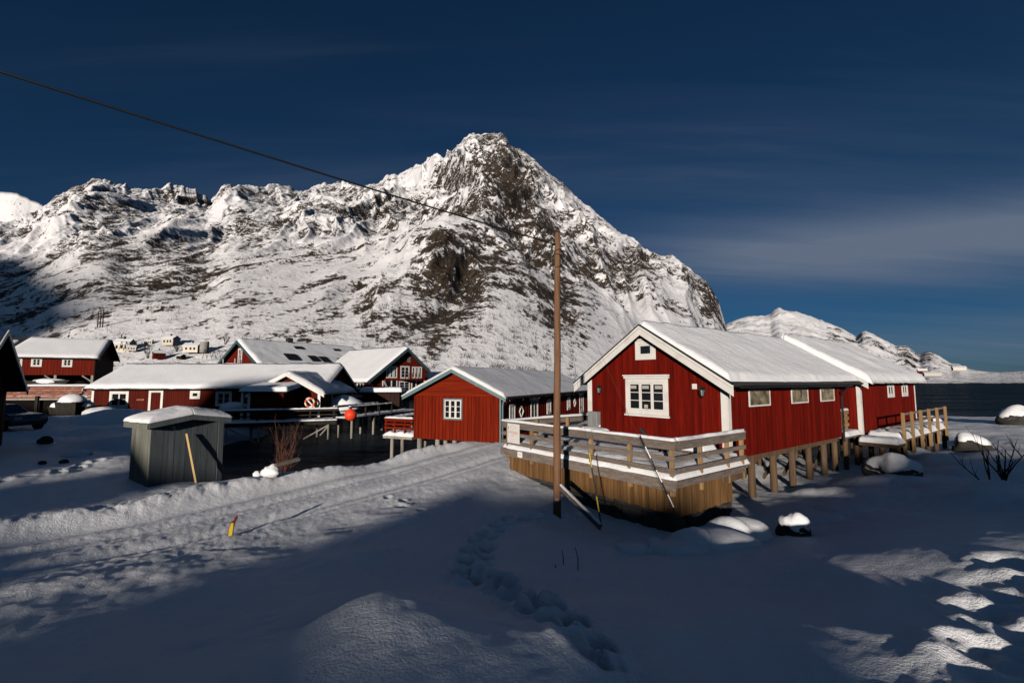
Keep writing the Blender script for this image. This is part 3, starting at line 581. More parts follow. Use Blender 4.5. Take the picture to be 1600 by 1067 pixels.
def make_massif():
    px = np.linspace(-760, 1160, 1330); ncol = len(px)
    crest_py = np.interp(px, [c[0] for c in CREST], [c[1] for c in CREST])
    crest_py = crest_py + 4.2 * fbm(px / 7.0, 0 * px, 3, 51) * sstep(1150, 1110, px)
    rc = np.interp(px, [-900, -300, 0, 300, 560, 760, 900, 1060, 1130, 1160], [1200, 1050, 960, 910, 880, 840, 760, 640, 560, 520])
    r0 = np.interp(px, [-900, 0, 400, 700, 1000, 1160], [95, 92, 84, 105, 150, 330])
    k9 = np.exp(-(np.arange(-150, 151) / 60.0) ** 2); k9 /= k9.sum()
    rc = np.convolve(np.pad(rc, 150, mode='edge'), k9, 'valid'); r0 = np.convolve(np.pad(r0, 150, mode='edge'), k9, 'valid')
    hc = np.array([elev_z(a, b) for a, b in zip(crest_py, rc)])
    nr, nbk = 400, 26
    t = (np.linspace(0, 1, nr) ** 0.74); tb = 1 + np.linspace(0, 1, nbk + 1)[1:] ** 1.3 * 0.8
    T = np.concatenate([t, tb])[:, None]
    Y = r0[None, :] + (rc - r0)[None, :] * T
    X = Y * ((px - 800) / 713.5)[None, :]
    tt = np.clip(T, 0, 1)
    prof = 0.22 * tt ** 1.5 + 0.78 * tt
    prof = np.where(T > 1, 1 - 0.9 * (T - 1) - 0.6 * (T - 1) ** 2, prof)
    ker = np.exp(-(np.arange(-60, 61) / 22.0) ** 2); ker /= ker.sum()
    hsm = np.convolve(np.pad(hc, 60, mode='edge'), ker, 'valid')
    jag = sstep(0.70, 1.0, tt)
    Z = 0.8 + (hsm[None, :] - 0.8 + (hc - hsm)[None, :] * jag) * prof
    # relief pushed out along the face: spurs and gullies, crags, ledges
    fade = np.clip((1.0 - T) / 0.17, 0.0, 1) * np.where(T > 1, 0, 1)
    hs = np.clip(hc, 20, 420)[None, :] / 420.0
    S = Z + 0.15 * Y                                   # run up the slope
    grow = sstep(0.06, 0.40, T) * (0.72 + 0.28 * sstep(0.2, 0.7, T))
    near = np.clip((640 / Y) ** 0.35, 0.85, 1.6); size = 1 / near        # crags are smaller on the lower, nearer slopes
    wx = X * near; ws = S * near
    wx, ws = wx + 22 * fbm(wx / 70, ws / 70, 3, 61), ws + 22 * fbm(wx / 70 + 9, ws / 70, 3, 62)
    spur = 0.7 * ridged((wx + 0.35 * S) / 120, ws / 330, 3, 64) + 0.3 * ridged((wx - 0.2 * S) / 46, ws / 190, 2, 70)
    crag = ridged(wx / 52, ws / 60, 4, 65)
    nub = ridged(wx / 19, ws / 19, 3, 69)
    small = fbm(X / 7.5, S / 7.5, 3, 66)
    lump = fbm(X / 230, S / 230, 3, 67)
    dens = np.zeros(Z.shape); pxv = np.broadcast_to(px[None, :], Z.shape)
    pyv = 533.5 - FPX * np.tan(np.arctan2(Z - EYE, Y) - PITCH)
    for bx, by, sx, sy, w in ROCKS: dens += w * np.exp(-((pxv - bx) / sx) ** 2 - ((pyv - by) / sy) ** 2)
    craggy = np.clip(0.55 + 1.0 * dens, 0.08, 1.3); grow = np.maximum(grow, np.clip(1.6 * dens, 0, 0.9) * sstep(0.03, 0.15, T))
    disp = fade * size * hs ** 0.6 * (grow * (np.interp(px, [350, 650], [50, 92])[None, :] * (spur - 0.5) + 22 * lump) + (0.05 + 0.95 * grow) * craggy * (20 * (crag - 0.42) + 8 * (nub - 0.4)) + 1.2 * small * sstep(0.15, 0.5, T))
    # strata: dip to the right on the right-hand flank, near level on the left
    dip = (np.interp(px, [-300, 400, 700, 820, 1000, 1150], [R(-10), R(-16), R(8), R(34), R(44), R(58)])[None, :] + 0.5 * lump)
    a1 = np.cos(dip) * wx - np.sin(dip) * ws; a2 = np.sin(dip) * wx + np.cos(dip) * ws
    streak = fbm(a1 / 14, a2 / 6.5, 4, 71, gain=0.72)
    blot = fbm(wx / 8, ws / 8, 4, 72, gain=0.75)
    pat = fbm(X / 80, S / 80, 4, 73)
    hollow = (0.42 - crag) * 0.8 + (0.4 - nub) * 0.5   # rock shows under the ledges, snow lies on the ribs
    rock = 0.435 + 0.33 * dens + 0.36 * streak + 0.36 * blot + 0.28 * pat + 0.34 * hollow + 0.22 * (0.5 - spur)
    rock = np.where(rock > 0.49, 0.49 + (rock - 0.49) * 0.36, rock)
    rock = rock - 0.035 * np.interp(px, [450, 650], [0.4, 0])[None, :] * sstep(0.75, 0.5, T)
    rock = np.where(T < 0.16, rock - 0.10 * (1 - T / 0.16), rock)
    rock = rock - 0.04 * sstep(0.9, 1.0, T)
    spk = vnoise(X / 2.6, S / 2.2, 74)                  # scrub and stones dotting the aprons
    rock = np.maximum(rock, np.where((spk > 0.93) & (T > 0.05), 0.46 + 0.35 * fbm(X / 60, S / 60, 3, 75), 0))
    rk = sstep(0.36, 0.62, rock)
    disp = disp - fade * hs * size * (0.06 + 0.94 * grow) * (2.2 * rk - 1.6 * streak)
    Y = Y - 0.62 * disp; Z = Z + 0.70 * disp
    V = np.stack([X, Y, Z], -1)
    return V, rock
V, rock = make_massif()
tag(grid_object('mountain', V, None, M['mountain'], attr={'rock': rock}), 'steep snow and rock mountain above the harbour')

def make_range(name, label, crest, rfront, rcrest, seed, px0, px1, n=420, rows=90, dens=0.0, low=0.3):
    px = np.linspace(px0, px1, n)
    cpy = np.interp(px, [c[0] for c in crest], [c[1] for c in crest]); cpy = cpy + 1.2 * fbm(px / 6.0, 0 * px, 3, seed) * np.clip((594 - cpy) / 60, 0.08, 1)
    rc = np.interp(px, [px0, px1], rcrest); rf = np.interp(px, [px0, px1], rfront)
    hc = np.array([elev_z(a, b) for a, b in zip(cpy, rc)])
    T = np.concatenate([np.linspace(0, 1, rows) ** 0.9, 1 + np.linspace(0.05, 0.7, 10)])[:, None]
    Y = rf[None] + (rc - rf)[None] * T; X = Y * ((px - 800) / 713.5)[None]
    prof = np.where(T > 1, 1 - 0.8 * (T - 1), (0.55 * T + 0.45 * T ** 2))
    Z = -0.6 + low * sstep(0, 0.02, T) + (hc[None] + 0.6) * prof
    fade = np.clip(T / 0.15, 0, 1) * np.clip((1.02 - T) / 0.12, 0, 1)
    Z = Z + fade * np.clip(hc[None] / 120, 0.03, 1) * (30 * (ridged(X / 130, Y / 130, 4, seed + 1) - 0.45) + 5 * fbm(X / 25, (Y + Z) / 25, 3, seed + 2))
    rock = 0.27 + dens + 0.42 * fbm(X / 42, (Y + 2 * Z) / 30, 5, seed + 3, gain=0.62) + 0.22 * fbm(X / 160, Y / 160, 3, seed + 4)
    rock = rock - 0.25 * sstep(30, 8, Z) + 0.5 * sstep(1.6, 0.5, Z) * sstep(0.2, 0.02, T)
    return tag(grid_object(name, np.stack([X, Y, Z], -1), None, M['far_mountain'], attr={'rock': rock}), label)
RANGE_R = [(1090, 560), (1110, 530), (1140, 506), (1155, 499), (1170, 495), (1190, 494), (1207, 492), (1216, 484), (1222, 481), (1232, 486), (1250, 487), (1275, 496), (1300, 505), (1319, 513), (1343, 526), (1352, 518), (1358, 517), (1375, 526), (1403, 541), (1420, 541), (1439, 555), (1448, 551), (1456, 550), (1469, 556), (1487, 568), (1499, 569), (1515, 577), (1532, 580), (1562, 582), (1600, 580), (1640, 577), (1700, 579), (1900, 584), (2200, 590)]
make_range('distant_mountain', 'low snowy mountain range across the water', RANGE_R, (620, 640), (1500, 1150), 81, 1085, 2200, 520, 100, 0.06, 0.8)
RANGE_L = [(-500, 250), (-200, 270), (-60, 296), (0, 303), (20, 311), (42, 320), (80, 335), (140, 360)]
make_range('far_mountain', 'snowy ridge far behind the harbour mountain', RANGE_L, (1500, 1500), (2300, 2300), 91, -500, 140, 240, 60, 0.08, 0)

# the mountain behind the photographer that shades the foot of the harbour mountain
def back_mountain():
    p = np.linspace(-1700, -110, 160); d = np.linspace(-1500, -500, 50)
    Pm, Dm = np.meshgrid(p, d, indexing='ij')
    H = np.interp(Pm, [-1700, -1100, -800, -490, -251, -174, -158, -120], [520, 420, 360, 292, 214, 186, 140, 0])
    Z = H * np.exp(-((Dm + 900) / 260) ** 2) + 20 * (ridged(Pm / 150, Dm / 150, 4, 95) - 0.5) * (H > 60)
    X = Pm * CA + Dm * SA; Y = -Pm * SA + Dm * CA
    rock = 0.27 + 0.42 * fbm(X / 42, (Y + 2 * Z) / 30, 5, 96, gain=0.62)
    return tag(grid_object('mountain_opposite', np.stack([X, Y, Z - 3], -1), None, M['far_mountain'], attr={'rock': rock}), 'snowy mountain on the opposite side of the village')
back_mountain()

# ================================================================== MAIN RED HOUSE, ITS DECK AND NEIGHBOUR
SPEC_UP = (0, 0, 1)
def window(parent, W, a0, a1, z0, z1, cols, rows, trim=0.12, trim_mat='white', frame_mat='white', header=0.0, sill=0.0, n0=0.03, pane_mat='glass', single=False, simple=False):
    """a window in wall W between run a0..a1 and height z0..z1 (outer trim): window > casement, pane, header, sill"""
    mb = MB()
    W.box(mb, a0, a0 + trim, z0, z1, n0, n0 + 0.035); W.box(mb, a1 - trim, a1, z0, z1, n0, n0 + 0.035)
    W.box(mb, a0 + trim, a1 - trim, z1 - trim, z1, n0, n0 + 0.035); W.box(mb, a0 + trim, a1 - trim, z0, z0 + trim, n0, n0 + 0.035)
    win = mb.build('window', trim_mat, parent, bevel=0.0 if simple else 0.006)
    if header: mb = MB(); W.box(mb, a0 - 0.05, a1 + 0.05, z1 + 0.002, z1 + header, n0, n0 + 0.075); mb.build('header_board', trim_mat, win)
    if sill: mb = MB(); W.box(mb, a0 - 0.03, a1 + 0.03, z0 - sill, z0 - 0.002, n0, n0 + 0.09); mb.build('sill', trim_mat, win)
    ia0, ia1, iz0, iz1 = a0 + trim, a1 - trim, z0 + trim, z1 - trim; cw = (ia1 - ia0) / cols
    fr = min(0.055, cw * 0.16)
    for c in range(cols):
        ca, cb = ia0 + c * cw + 0.003, ia0 + (c + 1) * cw - 0.003; mb = MB()
        W.box(mb, ca, ca + fr, iz0 + 0.002, iz1 - 0.002, n0, n0 + 0.022); W.box(mb, cb - fr, cb, iz0 + 0.002, iz1 - 0.002, n0, n0 + 0.022)
        W.box(mb, ca + fr, cb - fr, iz0 + 0.002, iz0 + fr, n0, n0 + 0.022); W.box(mb, ca + fr, cb - fr, iz1 - fr, iz1 - 0.002, n0, n0 + 0.022)
        rh = (iz1 - iz0 - 2 * fr) / rows
        for r in range(1, rows):
            z = iz0 + fr + r * rh; W.box(mb, ca + fr, cb - fr, z - 0.013, z + 0.013, n0, n0 + 0.018)
        mb.build('casement', frame_mat, win)
        for r in range(1 if single else rows):
            zz0, zz1 = (iz0 + fr, iz1 - fr) if single else (iz0 + fr + r * rh, iz0 + fr + (r + 1) * rh)
            mb = MB(); W.box(mb, ca + fr, cb - fr, zz0 + 0.001, zz1 - 0.001, n0 - 0.03, n0 + 0.006); mb.build('pane', pane_mat, win)
    return win

def board_wall(parent, W, a0, a1, z0, top, mat, bw=0.135, name='board', proud=0.022, seed=0):
    """upright cladding, each board an object; top is a function of the run giving the height (a list of breaks is kept inside boards)"""
    rr = random.Random(seed); n = max(1, round((a1 - a0) / bw)); w = (a1 - a0) / n; share = {}
    for k in range(n):
        b0, b1 = a0 + k * w + 0.004, a0 + (k + 1) * w - 0.004; nn = proud * (1 if k % 2 else 0.25) + rr.uniform(-0.002, 0.002)
        mid = top[1] if b0 < top[1] < b1 else None; f = top[0]
        key = (round(f(b0), 4), round(f(b1), 4), mid, k % 2)
        if key in share and mid is None and abs(f(b0) - f(b1)) < 1e-5:
            o = inst(share[key][0], name, parent, W.a * (b0 - share[key][1])); continue
        pts = [W.p(b0, z0, nn), W.p(b1, z0, nn), W.p(b1, f(b1), nn)] + ([W.p(mid, f(mid), nn)] if mid else []) + [W.p(b0, f(b0), nn)]
        mb = MB(); mb.prism(pts, -W.n * (nn + 0.03)); o = mb.build(name, mat, parent); share[key] = (o, b0)

ANG1 = R(37.2)
C1 = Vector((6.85, 14.60, 0))
HW, HL = 5.95, 9.9                     # gable width, length
Z0, ZE, ZR = 1.80, 4.24, 6.12          # siding bottom, wall top at the eave, wall top at the ridge
MID = HW / 2
SL = (ZR - ZE) / MID
house = thing('red_house', 'large deep red gabled house with white trim and wooden deck on stilts', 'house', C1, ANG1)
# local axes: +x along the house away from its gable, +y across the gable to the left
gW = Wall((0, 0, 0), (0, 1, 0), (-1, 0, 0)); sW = Wall((0, 0, 0), (1, 0, 0), (0, -1, 0))
mb = MB(); mb.prism([(0.04, 0.04, Z0), (0.04, HW - 0.04, Z0), (0.04, HW - 0.04, ZE), (0.04, MID, ZR), (0.04, 0.04, ZE)], (HL - 0.08, 0, 0)); mb.build('wall_core', 'red_main', house)
top_g = (lambda a: ZE + SL * (a if a < MID else HW - a), MID)
board_wall(house, gW, 0.19, HW - 0.19, Z0, top_g, 'red_main', 0.14, seed=1)
board_wall(house, sW, 0.19, HL - 0.02, Z0 + 0.0, (lambda a: ZE, -9), 'red_main', 0.14, seed=2)
for (x0, x1, y0, y1, z0_, z1_) in [(-0.045, 0.16, -0.045, 0.0, Z0 - 0.02, ZE + 0.05), (-0.045, 0.0, 0.0, 0.19, Z0 - 0.02, ZE + 0.08), (-0.045, 0.0, HW - 0.19, HW + 0.045, Z0 - 0.02, ZE + 0.08)]:
    mb = MB(); mb.box(x0, x1, y0, y1, z0_, z1_); mb.build('corner_board', 'white', house, bevel=0.006)
# roof: two slopes over both eaves, white barge boards, dark edge, snow
OV, FR = 0.42, 0.42                    # eave and gable overhang
RL = HL + 1.75
def slope_pts(side, x, d):             # point on the roof plane: d metres across from the ridge
    return (x, MID - side * d, ZR + 0.12 - SL * d)
for side in (1, -1):
    d1 = MID + OV
    mb = MB(); a = [slope_pts(side, -FR, 0), slope_pts(side, RL, 0), slope_pts(side, RL, d1), slope_pts(side, -FR, d1)]
    mb.hexa([Vector(p) for p in (a if side < 0 else a[::-1])] + [Vector(p) + Vector((0, 0, 0.09)) for p in (a if side < 0 else a[::-1])])
    rf = mb.build('roof_slope', 'roof_dark', house)
    e0, e1 = slope_pts(side, -FR - 0.03, 0), slope_pts(side, -FR - 0.03, d1 + 0.02)
    mb = MB(); mb.hexa([Vector(e0) + Vector((0, 0, -0.28)), Vector(e1) + Vector((0, 0, -0.28)), Vector(e1) + Vector((0.03, 0, -0.28)), Vector(e0) + Vector((0.03, 0, -0.28)),
                        Vector(e0) + Vector((0, 0, -0.03)), Vector(e1) + Vector((0, 0, -0.03)), Vector(e1) + Vector((0.03, 0, -0.03)), Vector(e0) + Vector((0.03, 0, -0.03))])
    mb.build('barge_board', 'white', house, bevel=0.005)
    mb = MB(); mb.hexa([Vector(e0) + Vector((-0.025, 0, -0.028)), Vector(e1) + Vector((-0.025, 0, -0.028)), Vector(e1) + Vector((0.03, 0, -0.028)), Vector(e0) + Vector((0.03, 0, -0.028)),
                        Vector(e0) + Vector((-0.025, 0, 0.07)), Vector(e1) + Vector((-0.025, 0, 0.07)), Vector(e1) + Vector((0.03, 0, 0.07)), Vector(e0) + Vector((0.03, 0, 0.07))])
    mb.build('barge_board', 'white', house, bevel=0.004)
    mb = MB(); mb.hexa([Vector(e0) + Vector((-0.04, 0, 0.072)), Vector(e1) + Vector((-0.04, 0, 0.072)), Vector(e1) + Vector((0.06, 0, 0.072)), Vector(e0) + Vector((0.06, 0, 0.072)),
                        Vector(e0) + Vector((-0.04, 0, 0.12)), Vector(e1) + Vector((-0.04, 0, 0.12)), Vector(e1) + Vector((0.06, 0, 0.12)), Vector(e0) + Vector((0.06, 0, 0.12))])
    mb.build('roof_edge', 'black', house)
    P = [Vector(slope_pts(side, -FR + 0.02, d1 - 0.12)), Vector(slope_pts(side, RL, d1 - 0.12)), Vector(slope_pts(side, RL, 0)), Vector(slope_pts(side, -FR + 0.02, 0))]
    P = [p + Vector((0, 0, 0.092)) for p in P]
    if side < 0: P = [P[1], P[0], P[3], P[2]]
    snow_slab('snow_cover', rf, P, 0.18, seed=3 + side, edges=(1, 1, 0, 1), rough=0.028, rw=0.26)
# eave: fascia, corrugated dark roof edge, gutter and downpipe on the side towards the rocks
mb = MB(); sW.box(mb, 0.0, HL + 0.02, ZE - 0.10, ZE + 0.06, 0.03, 0.09); mb.build('fascia_board', 'red_main', house)
ez = slope_pts(1, 0, MID + OV)[2]
mb = MB()
for k in range(int((RL + FR) / 0.075)):
    x = -FR + 0.05 + k * 0.075; mb.tube((x, -OV - 0.03, ez + 0.045), (x, -OV + 0.16, ez + 0.15), 0.032, n=6)
mb.build('roof_edge', 'roof_dark', house)
mb = MB(); mb.tube((0.0, -OV - 0.05, ez - 0.0), (HL, -OV - 0.05, ez - 0.02), 0.055, n=8); mb.path([(HL - 0.35, -OV - 0.05, ez - 0.05), (HL - 0.35, -OV + 0.05, ez - 0.16), (HL - 0.2, -0.1, ez - 0.34), (HL - 0.08, -0.09, ez - 0.5), (HL - 0.08, -0.09, Z0 - 0.2)], 0.045, 8)
mb.build('gutter', 'black', house)
# windows
w = window(house, gW, 2.10, 3.98, 3.03, 4.36, 3, 3, trim=0.16, header=0.10, sill=0.07)
mb = MB(); mb.box(-0.16, -0.03, 2.04, 4.04, 4.464, 4.50); mb.build('snow_cap', 'snow', w)
for a0 in (2.36, 2.92, 3.48):           # drawn blinds behind the upper panes
    mb = MB(); gW.box(mb, a0, a0 + 0.30, 3.98, 4.10, 0.037, 0.0395); mb.build('blind', 'curtain', w)
mb = MB(); mb.tube((-0.039, 2.83, 3.27), (-0.039, 2.83, 3.45), 0.10, 0.05, 12); 
mb = MB(); gW.box(mb, 2.98, 3.14, 3.27, 3.40, 0.0365, 0.039); mb.build('lampshade', 'curtain', w)
window(house, gW, 2.58, 3.48, 5.06, 5.80, 1, 1, trim=0.17, header=0.05)
for i, (a0, a1) in enumerate([(1.40, 2.86), (4.74, 6.20), (7.58, 9.02)]):
    mb = MB(); sW.box(mb, a0, a1, 3.46, 4.12, 0.03, 0.05); bw_ = mb.build('window_board', 'board_win', house)
    mb = MB(); sW.box(mb, a0 - 0.05, a0 - 0.002, 3.41, 4.13, 0.03, 0.065); sW.box(mb, a1 + 0.002, a1 + 0.035, 3.41, 4.13, 0.03, 0.065); sW.box(mb, a0 - 0.002, a1 + 0.002, 3.41, 3.458, 0.03, 0.07); mb.build('frame', 'white', bw_)
mb = MB(); gW.box(mb, 1.0, 1.17, 4.00, 4.18, 0.025, 0.06); mb.build('vent', 'white', house, bevel=0.008)
mb = MB(); sW.box(mb, 6.5, 6.85, 4.03, 4.13, 0.03, 0.10); mb.build('vent', 'white', house, bevel=0.008)
# stilts under the house, with beams and braces
for x in (0.25, 1.9, 3.55, 5.15, 6.75, 8.35, 9.6):
    mb = MB(); p = house.matrix_basis @ Vector((x, 0.22, 0)); gz = min(0.6, ground_z(C1.x + x * math.cos(ANG1), C1.y + x * math.sin(ANG1)))
    mb.tube((x, 0.24, gz - 0.6), (x, 0.24, Z0 - 0.02), 0.125, 0.115, 10); mb.build('stilt', 'pile_wood', house, smooth=True)
    mb = MB(); mb.tube((x, 2.9, -0.8), (x, 2.9, Z0 - 0.02), 0.125, 0.115, 8); mb.build('stilt', 'pile_wood', house, smooth=True)
    mb = MB(); mb.tube((x, 5.6, -0.8), (x, 5.6, Z0 - 0.02), 0.125, 0.115, 8); mb.build('stilt', 'pile_wood', house, smooth=True)
for y in (0.24, 2.9, 5.6):
    mb = MB(); mb.box(0.1, HL - 0.05, y - 0.09, y + 0.09, Z0 - 0.22, Z0 - 0.02); mb.build('floor_beam', 'pile_wood', house)
for x0, x1, z0_, z1_ in [(2.0, 3.5, 0.9, 1.6), (3.6, 5.1, 0.7, 1.55), (5.3, 6.7, 0.6, 1.55), (8.2, 6.9, 0.3, 1.55), (8.4, 9.5, 0.5, 1.6)]:
    mb = MB(); mb.beam((x0, 0.62, z0_), (x1, 0.62, z1_), 0.06, 0.14); mb.build('brace', 'pile_wood', house)

# lanterns, meter cabinet
def lantern(y, label):
    t = thing('wall_lantern', label, 'lantern', house.matrix_basis @ Vector((0, 0, 0)) if False else (C1 + Matrix.Rotation(ANG1, 3, 'Z') @ Vector((-0.03, y, 0))), ANG1, 'lanterns on the red gable')
    z = 3.92
    mb = MB(); mb.box(-0.03, 0.0, -0.05, 0.05, z - 0.10, z + 0.16); mb.build('wall_plate', 'black', t)
    mb = MB(); mb.path([(-0.02, 0, z + 0.1), (-0.08, 0, z + 0.17), (-0.13, 0, z + 0.15)], 0.014, 6); mb.build('arm', 'black', t)
    mb = MB(); mb.tube((-0.13, 0, z + 0.06), (-0.13, 0, z + 0.19), 0.10, 0.015, 6); mb.build('cap', 'black', t)
    mb = MB(); mb.tube((-0.13, 0, z - 0.13), (-0.13, 0, z + 0.055), 0.055, 0.085, 6); mb.build('glass', 'metal', t)
    mb = MB()
    for k in range(6):
        a = k * math.pi / 3; mb.beam((-0.13 + 0.058 * math.cos(a), 0.058 * math.sin(a), z - 0.13), (-0.13 + 0.09 * math.cos(a), 0.09 * math.sin(a), z + 0.06), 0.018, 0.018)
    mb.tube((-0.13, 0, z - 0.20), (-0.13, 0, z - 0.13), 0.012, 0.058, 6); mb.build('cage', 'black', t)
lantern(0.76, 'black wall lantern on the red gable beside the small white vent')
lantern(5.27, 'black wall lantern on the red gable above the grey meter cabinet')
t = thing('meter_cabinet', 'grey metal meter cabinet on the red gable beside white corner board', 'cabinet', C1 + Matrix.Rotation(ANG1, 3, 'Z') @ Vector((-0.03, 5.3, 0)), ANG1)
mb = MB(); mb.box(-0.22, 0, 0, 0.50, 2.2, 3.02); mb.build('cabinet_body', 'metal', t, bevel=0.01)
mb = MB(); mb.box(-0.235, -0.222, 0.03, 0.24, 2.24, 2.98); mb.build('door', 'metal', t, bevel=0.004)
mb = MB(); mb.box(-0.235, -0.222, 0.26, 0.47, 2.24, 2.98); mb.build('door', 'metal', t, bevel=0.004)
mb = MB(); mb.sphere((-0.12, -0.05, 2.45), 0.05, nu=8, nv=6); mb.build('outlet', 'white', t)

# ------------------------------------------------------------------ wooden deck
deck = thing('wooden_deck', 'grey weathered deck with plank railing and pine skirt before red house', 'deck', C1, ANG1)
DX, DY0, DY1, DZ = -4.06, -0.72, 6.62, 1.80
fW = Wall((DX, 0, 0), (0, 1, 0), (-1, 0, 0)); rW = Wall((0, DY0, 0), (1, 0, 0), (0, -1, 0)); lW = Wall((0, DY1, 0), (1, 0, 0), (0, 1, 0))
n = 27
for k in range(n):                     # floor planks
    x0 = DX + k * (3.98 / n); mb = MB(); mb.box(x0 + 0.004, x0 + 3.98 / n - 0.004, DY0 + 0.02, DY1 - 0.02, DZ - 0.04, DZ); mb.build('floor_plank', 'grey_wood', deck)
mb = MB(); fW.box(mb, DY0 - 0.03, DY1 + 0.03, 1.53, 1.81, 0.0, 0.045); mb.build('rim_board', 'grey_wood', deck, bevel=0.006)
mb = MB(); rW.box(mb, DX - 0.0, -0.52, 1.62, 1.79, 0.0, 0.045); mb.build('rim_board', 'grey_wood_y', deck, bevel=0.006)
mb = MB(); rW.box(mb, DX + 2.4, -0.35, 1.42, 1.60, -0.15, -0.03); mb.build('joist', 'pile_wood', deck)
def rails(W, a0, a1, posts, mat, cap_ext=0.0):
    for z0_, z1_ in [(2.545, 2.745), (2.265, 2.385), (1.955, 2.085)]:
        mb = MB(); W.box(mb, a0, a1, z0_, z1_, -0.025, 0.02); mb.build('rail', mat, deck, bevel=0.005)
    mb = MB(); W.box(mb, a0 - cap_ext, a1 + cap_ext, 2.747, 2.775, -0.13, 0.05); cap = mb.build('rail_cap', mat, deck, bevel=0.005)
    for a in posts:
        mb = MB(); W.box(mb, a - 0.05, a + 0.05, 1.40, 2.743, -0.13, -0.028); mb.build('post', 'post_wood' if a not in (0,) else mat, deck, bevel=0.006)
    return cap
cap = rails(fW, DY0, DY1, (DY0 + 0.12, 0.72, 2.15, 3.55, 4.95, DY1 - 0.3), 'grey_wood')
snow_slab('rail_snow', cap, [fW.p(DY1 + 0.02, 2.776, 0.045), fW.p(DY0 - 0.02, 2.776, 0.045), fW.p(DY0 - 0.02, 2.776, -0.125), fW.p(DY1 + 0.02, 2.776, -0.125)], 0.065, 21, (1, 1, 1, 1), 0.06, 0.05, 0.008)
cap = rails(rW, DX + 0.0, -0.42, (-2.75, -1.35, -0.50), 'grey_wood_y')
snow_slab('rail_snow', cap, [rW.p(DX + 0.13, 2.777, 0.045), rW.p(-0.40, 2.777, 0.045), rW.p(-0.40, 2.777, -0.125), rW.p(DX + 0.13, 2.777, -0.125)], 0.07, 22, (1, 1, 1, 1), 0.06, 0.05, 0.008)
cap = rails(lW, DX + 0.05, 3.5, (-2.4, -0.7, 1.0, 2.6), 'grey_wood_y')
snow_slab('rail_snow', cap, [lW.p(3.5, 2.777, 0.045), lW.p(DX + 0.1, 2.777, 0.045), lW.p(DX + 0.1, 2.777, -0.125), lW.p(3.5, 2.777, -0.125)], 0.07, 23, (1, 1, 1, 1), 0.08, 0.05, 0.008)
snow_slab('deck_snow', deck, [(DX - 0.02, DY1, DZ + 0.002), (DX - 0.02, DY0, DZ + 0.002), (-0.08, DY0 + 0.02, DZ + 0.002), (-0.08, DY1, DZ + 0.002)], 0.24, 24, (1, 1, 0, 1), 0.12, 0.6, 0.05)
rr = random.Random(6)
w_, nb = 0.118, int((DY1 - DY0 - 0.3) / 0.118)
first = None
for k in range(nb):                    # upright skirt boards under the rim
    a = DY0 + 0.06 + k * w_; dz = rr.uniform(-0.02, 0.02); pr = 0.012 * (k % 2) + rr.uniform(-0.003, 0.003)
    mb = MB(); fW.box(mb, a + 0.006, a + w_ - 0.006, 0.93 + dz, 1.525, -0.13 + pr - 0.022, -0.13 + pr)
    mb.build('skirt_board', 'new_wood', deck)
for k in range(24):
    a = DX + 0.12 + k * w_; dz = rr.uniform(-0.02, 0.02); pr = 0.012 * (k % 2)
    mb = MB(); rW.box(mb, a + 0.006, a + w_ - 0.006, 0.85 + dz, 1.615, -0.10 + pr - 0.022, -0.10 + pr); mb.build('skirt_board', 'new_wood', deck)
# rough stone footing under the skirt, stone by stone
rr = random.Random(12)
for W, A0, A1, inset in ((fW, DY0 + 0.1, DY1 - 0.3, -0.20), (rW, DX + 0.2, DX + 3.0, -0.16)):
    z = -0.3; row = 0
    while z < 0.9:
        h = rr.uniform(0.22, 0.34); a = A0 - rr.uniform(0, 0.3)
        while a < A1:
            w_s = rr.uniform(0.35, 0.75); mb = MB(); j = lambda s=0.02: rr.uniform(-s, s); nn = inset + rr.uniform(-0.03, 0.03)
            a_, b_, z1_ = max(a, A0) + 0.012, min(a + w_s, A1) - 0.012, min(z + h, 0.95)
            if b_ - a_ > 0.08:
                mb.hexa([W.p(a_ + j(), z + 0.01 + j(0.01), nn), W.p(b_ + j(), z + 0.01 + j(0.01), nn), W.p(b_, z + 0.01, nn - 0.4), W.p(a_, z + 0.01, nn - 0.4), W.p(a_ + j(), z1_ + j(0.008), nn + j()), W.p(b_ + j(), z1_ + j(0.008), nn + j()), W.p(b_, z1_, nn - 0.4), W.p(a_, z1_, nn - 0.4)])
                mb.build('footing_stone', 'concrete', deck, bevel=0.025)
            a += w_s
        z += h
# bench half buried in the deck's snow
Rm1 = Matrix.Rotation(ANG1, 3, 'Z')
t = thing('picnic_bench', 'black framed bench half buried in snow on the grey deck', 'bench', C1 + Rm1 @ Vector((-1.7, 0.5, DZ)), ANG1)
for y in (-0.55, 0.75):
    mb = MB(); mb.beam((-0.35, y, 0.0), (0.1, y, 0.62), 0.05, 0.05); mb.beam((0.35, y, 0.0), (-0.1, y, 0.62), 0.05, 0.05); mb.build('leg', 'black', t)
for k in range(3):
    mb = MB(); mb.box(-0.36 + k * 0.24, -0.14 + k * 0.24, -0.8, 1.0, 0.42, 0.46); mb.build('seat_plank', 'grey_wood', t)
snow_slab('snow_cap', t, [(-0.40, 1.05, 0.465), (-0.40, -0.85, 0.465), (0.40, -0.85, 0.465), (0.40, 1.05, 0.465)], 0.20, 31, (1, 1, 1, 1), 0.08, 0.2)
t = thing('patio_bench', 'low bench under a thick pillow of snow behind the utility pole', 'bench', C1 + Rm1 @ Vector((-1.0, 4.9, DZ)), ANG1)
for y in (-0.5, 0.5):
    mb = MB(); mb.box(-0.2, 0.2, y - 0.03, y + 0.03, 0, 0.40); mb.build('leg', 'dark_wood', t)
mb = MB(); mb.box(-0.25, 0.25, -0.7, 0.7, 0.402, 0.45); mb.build('seat', 'grey_wood', t)
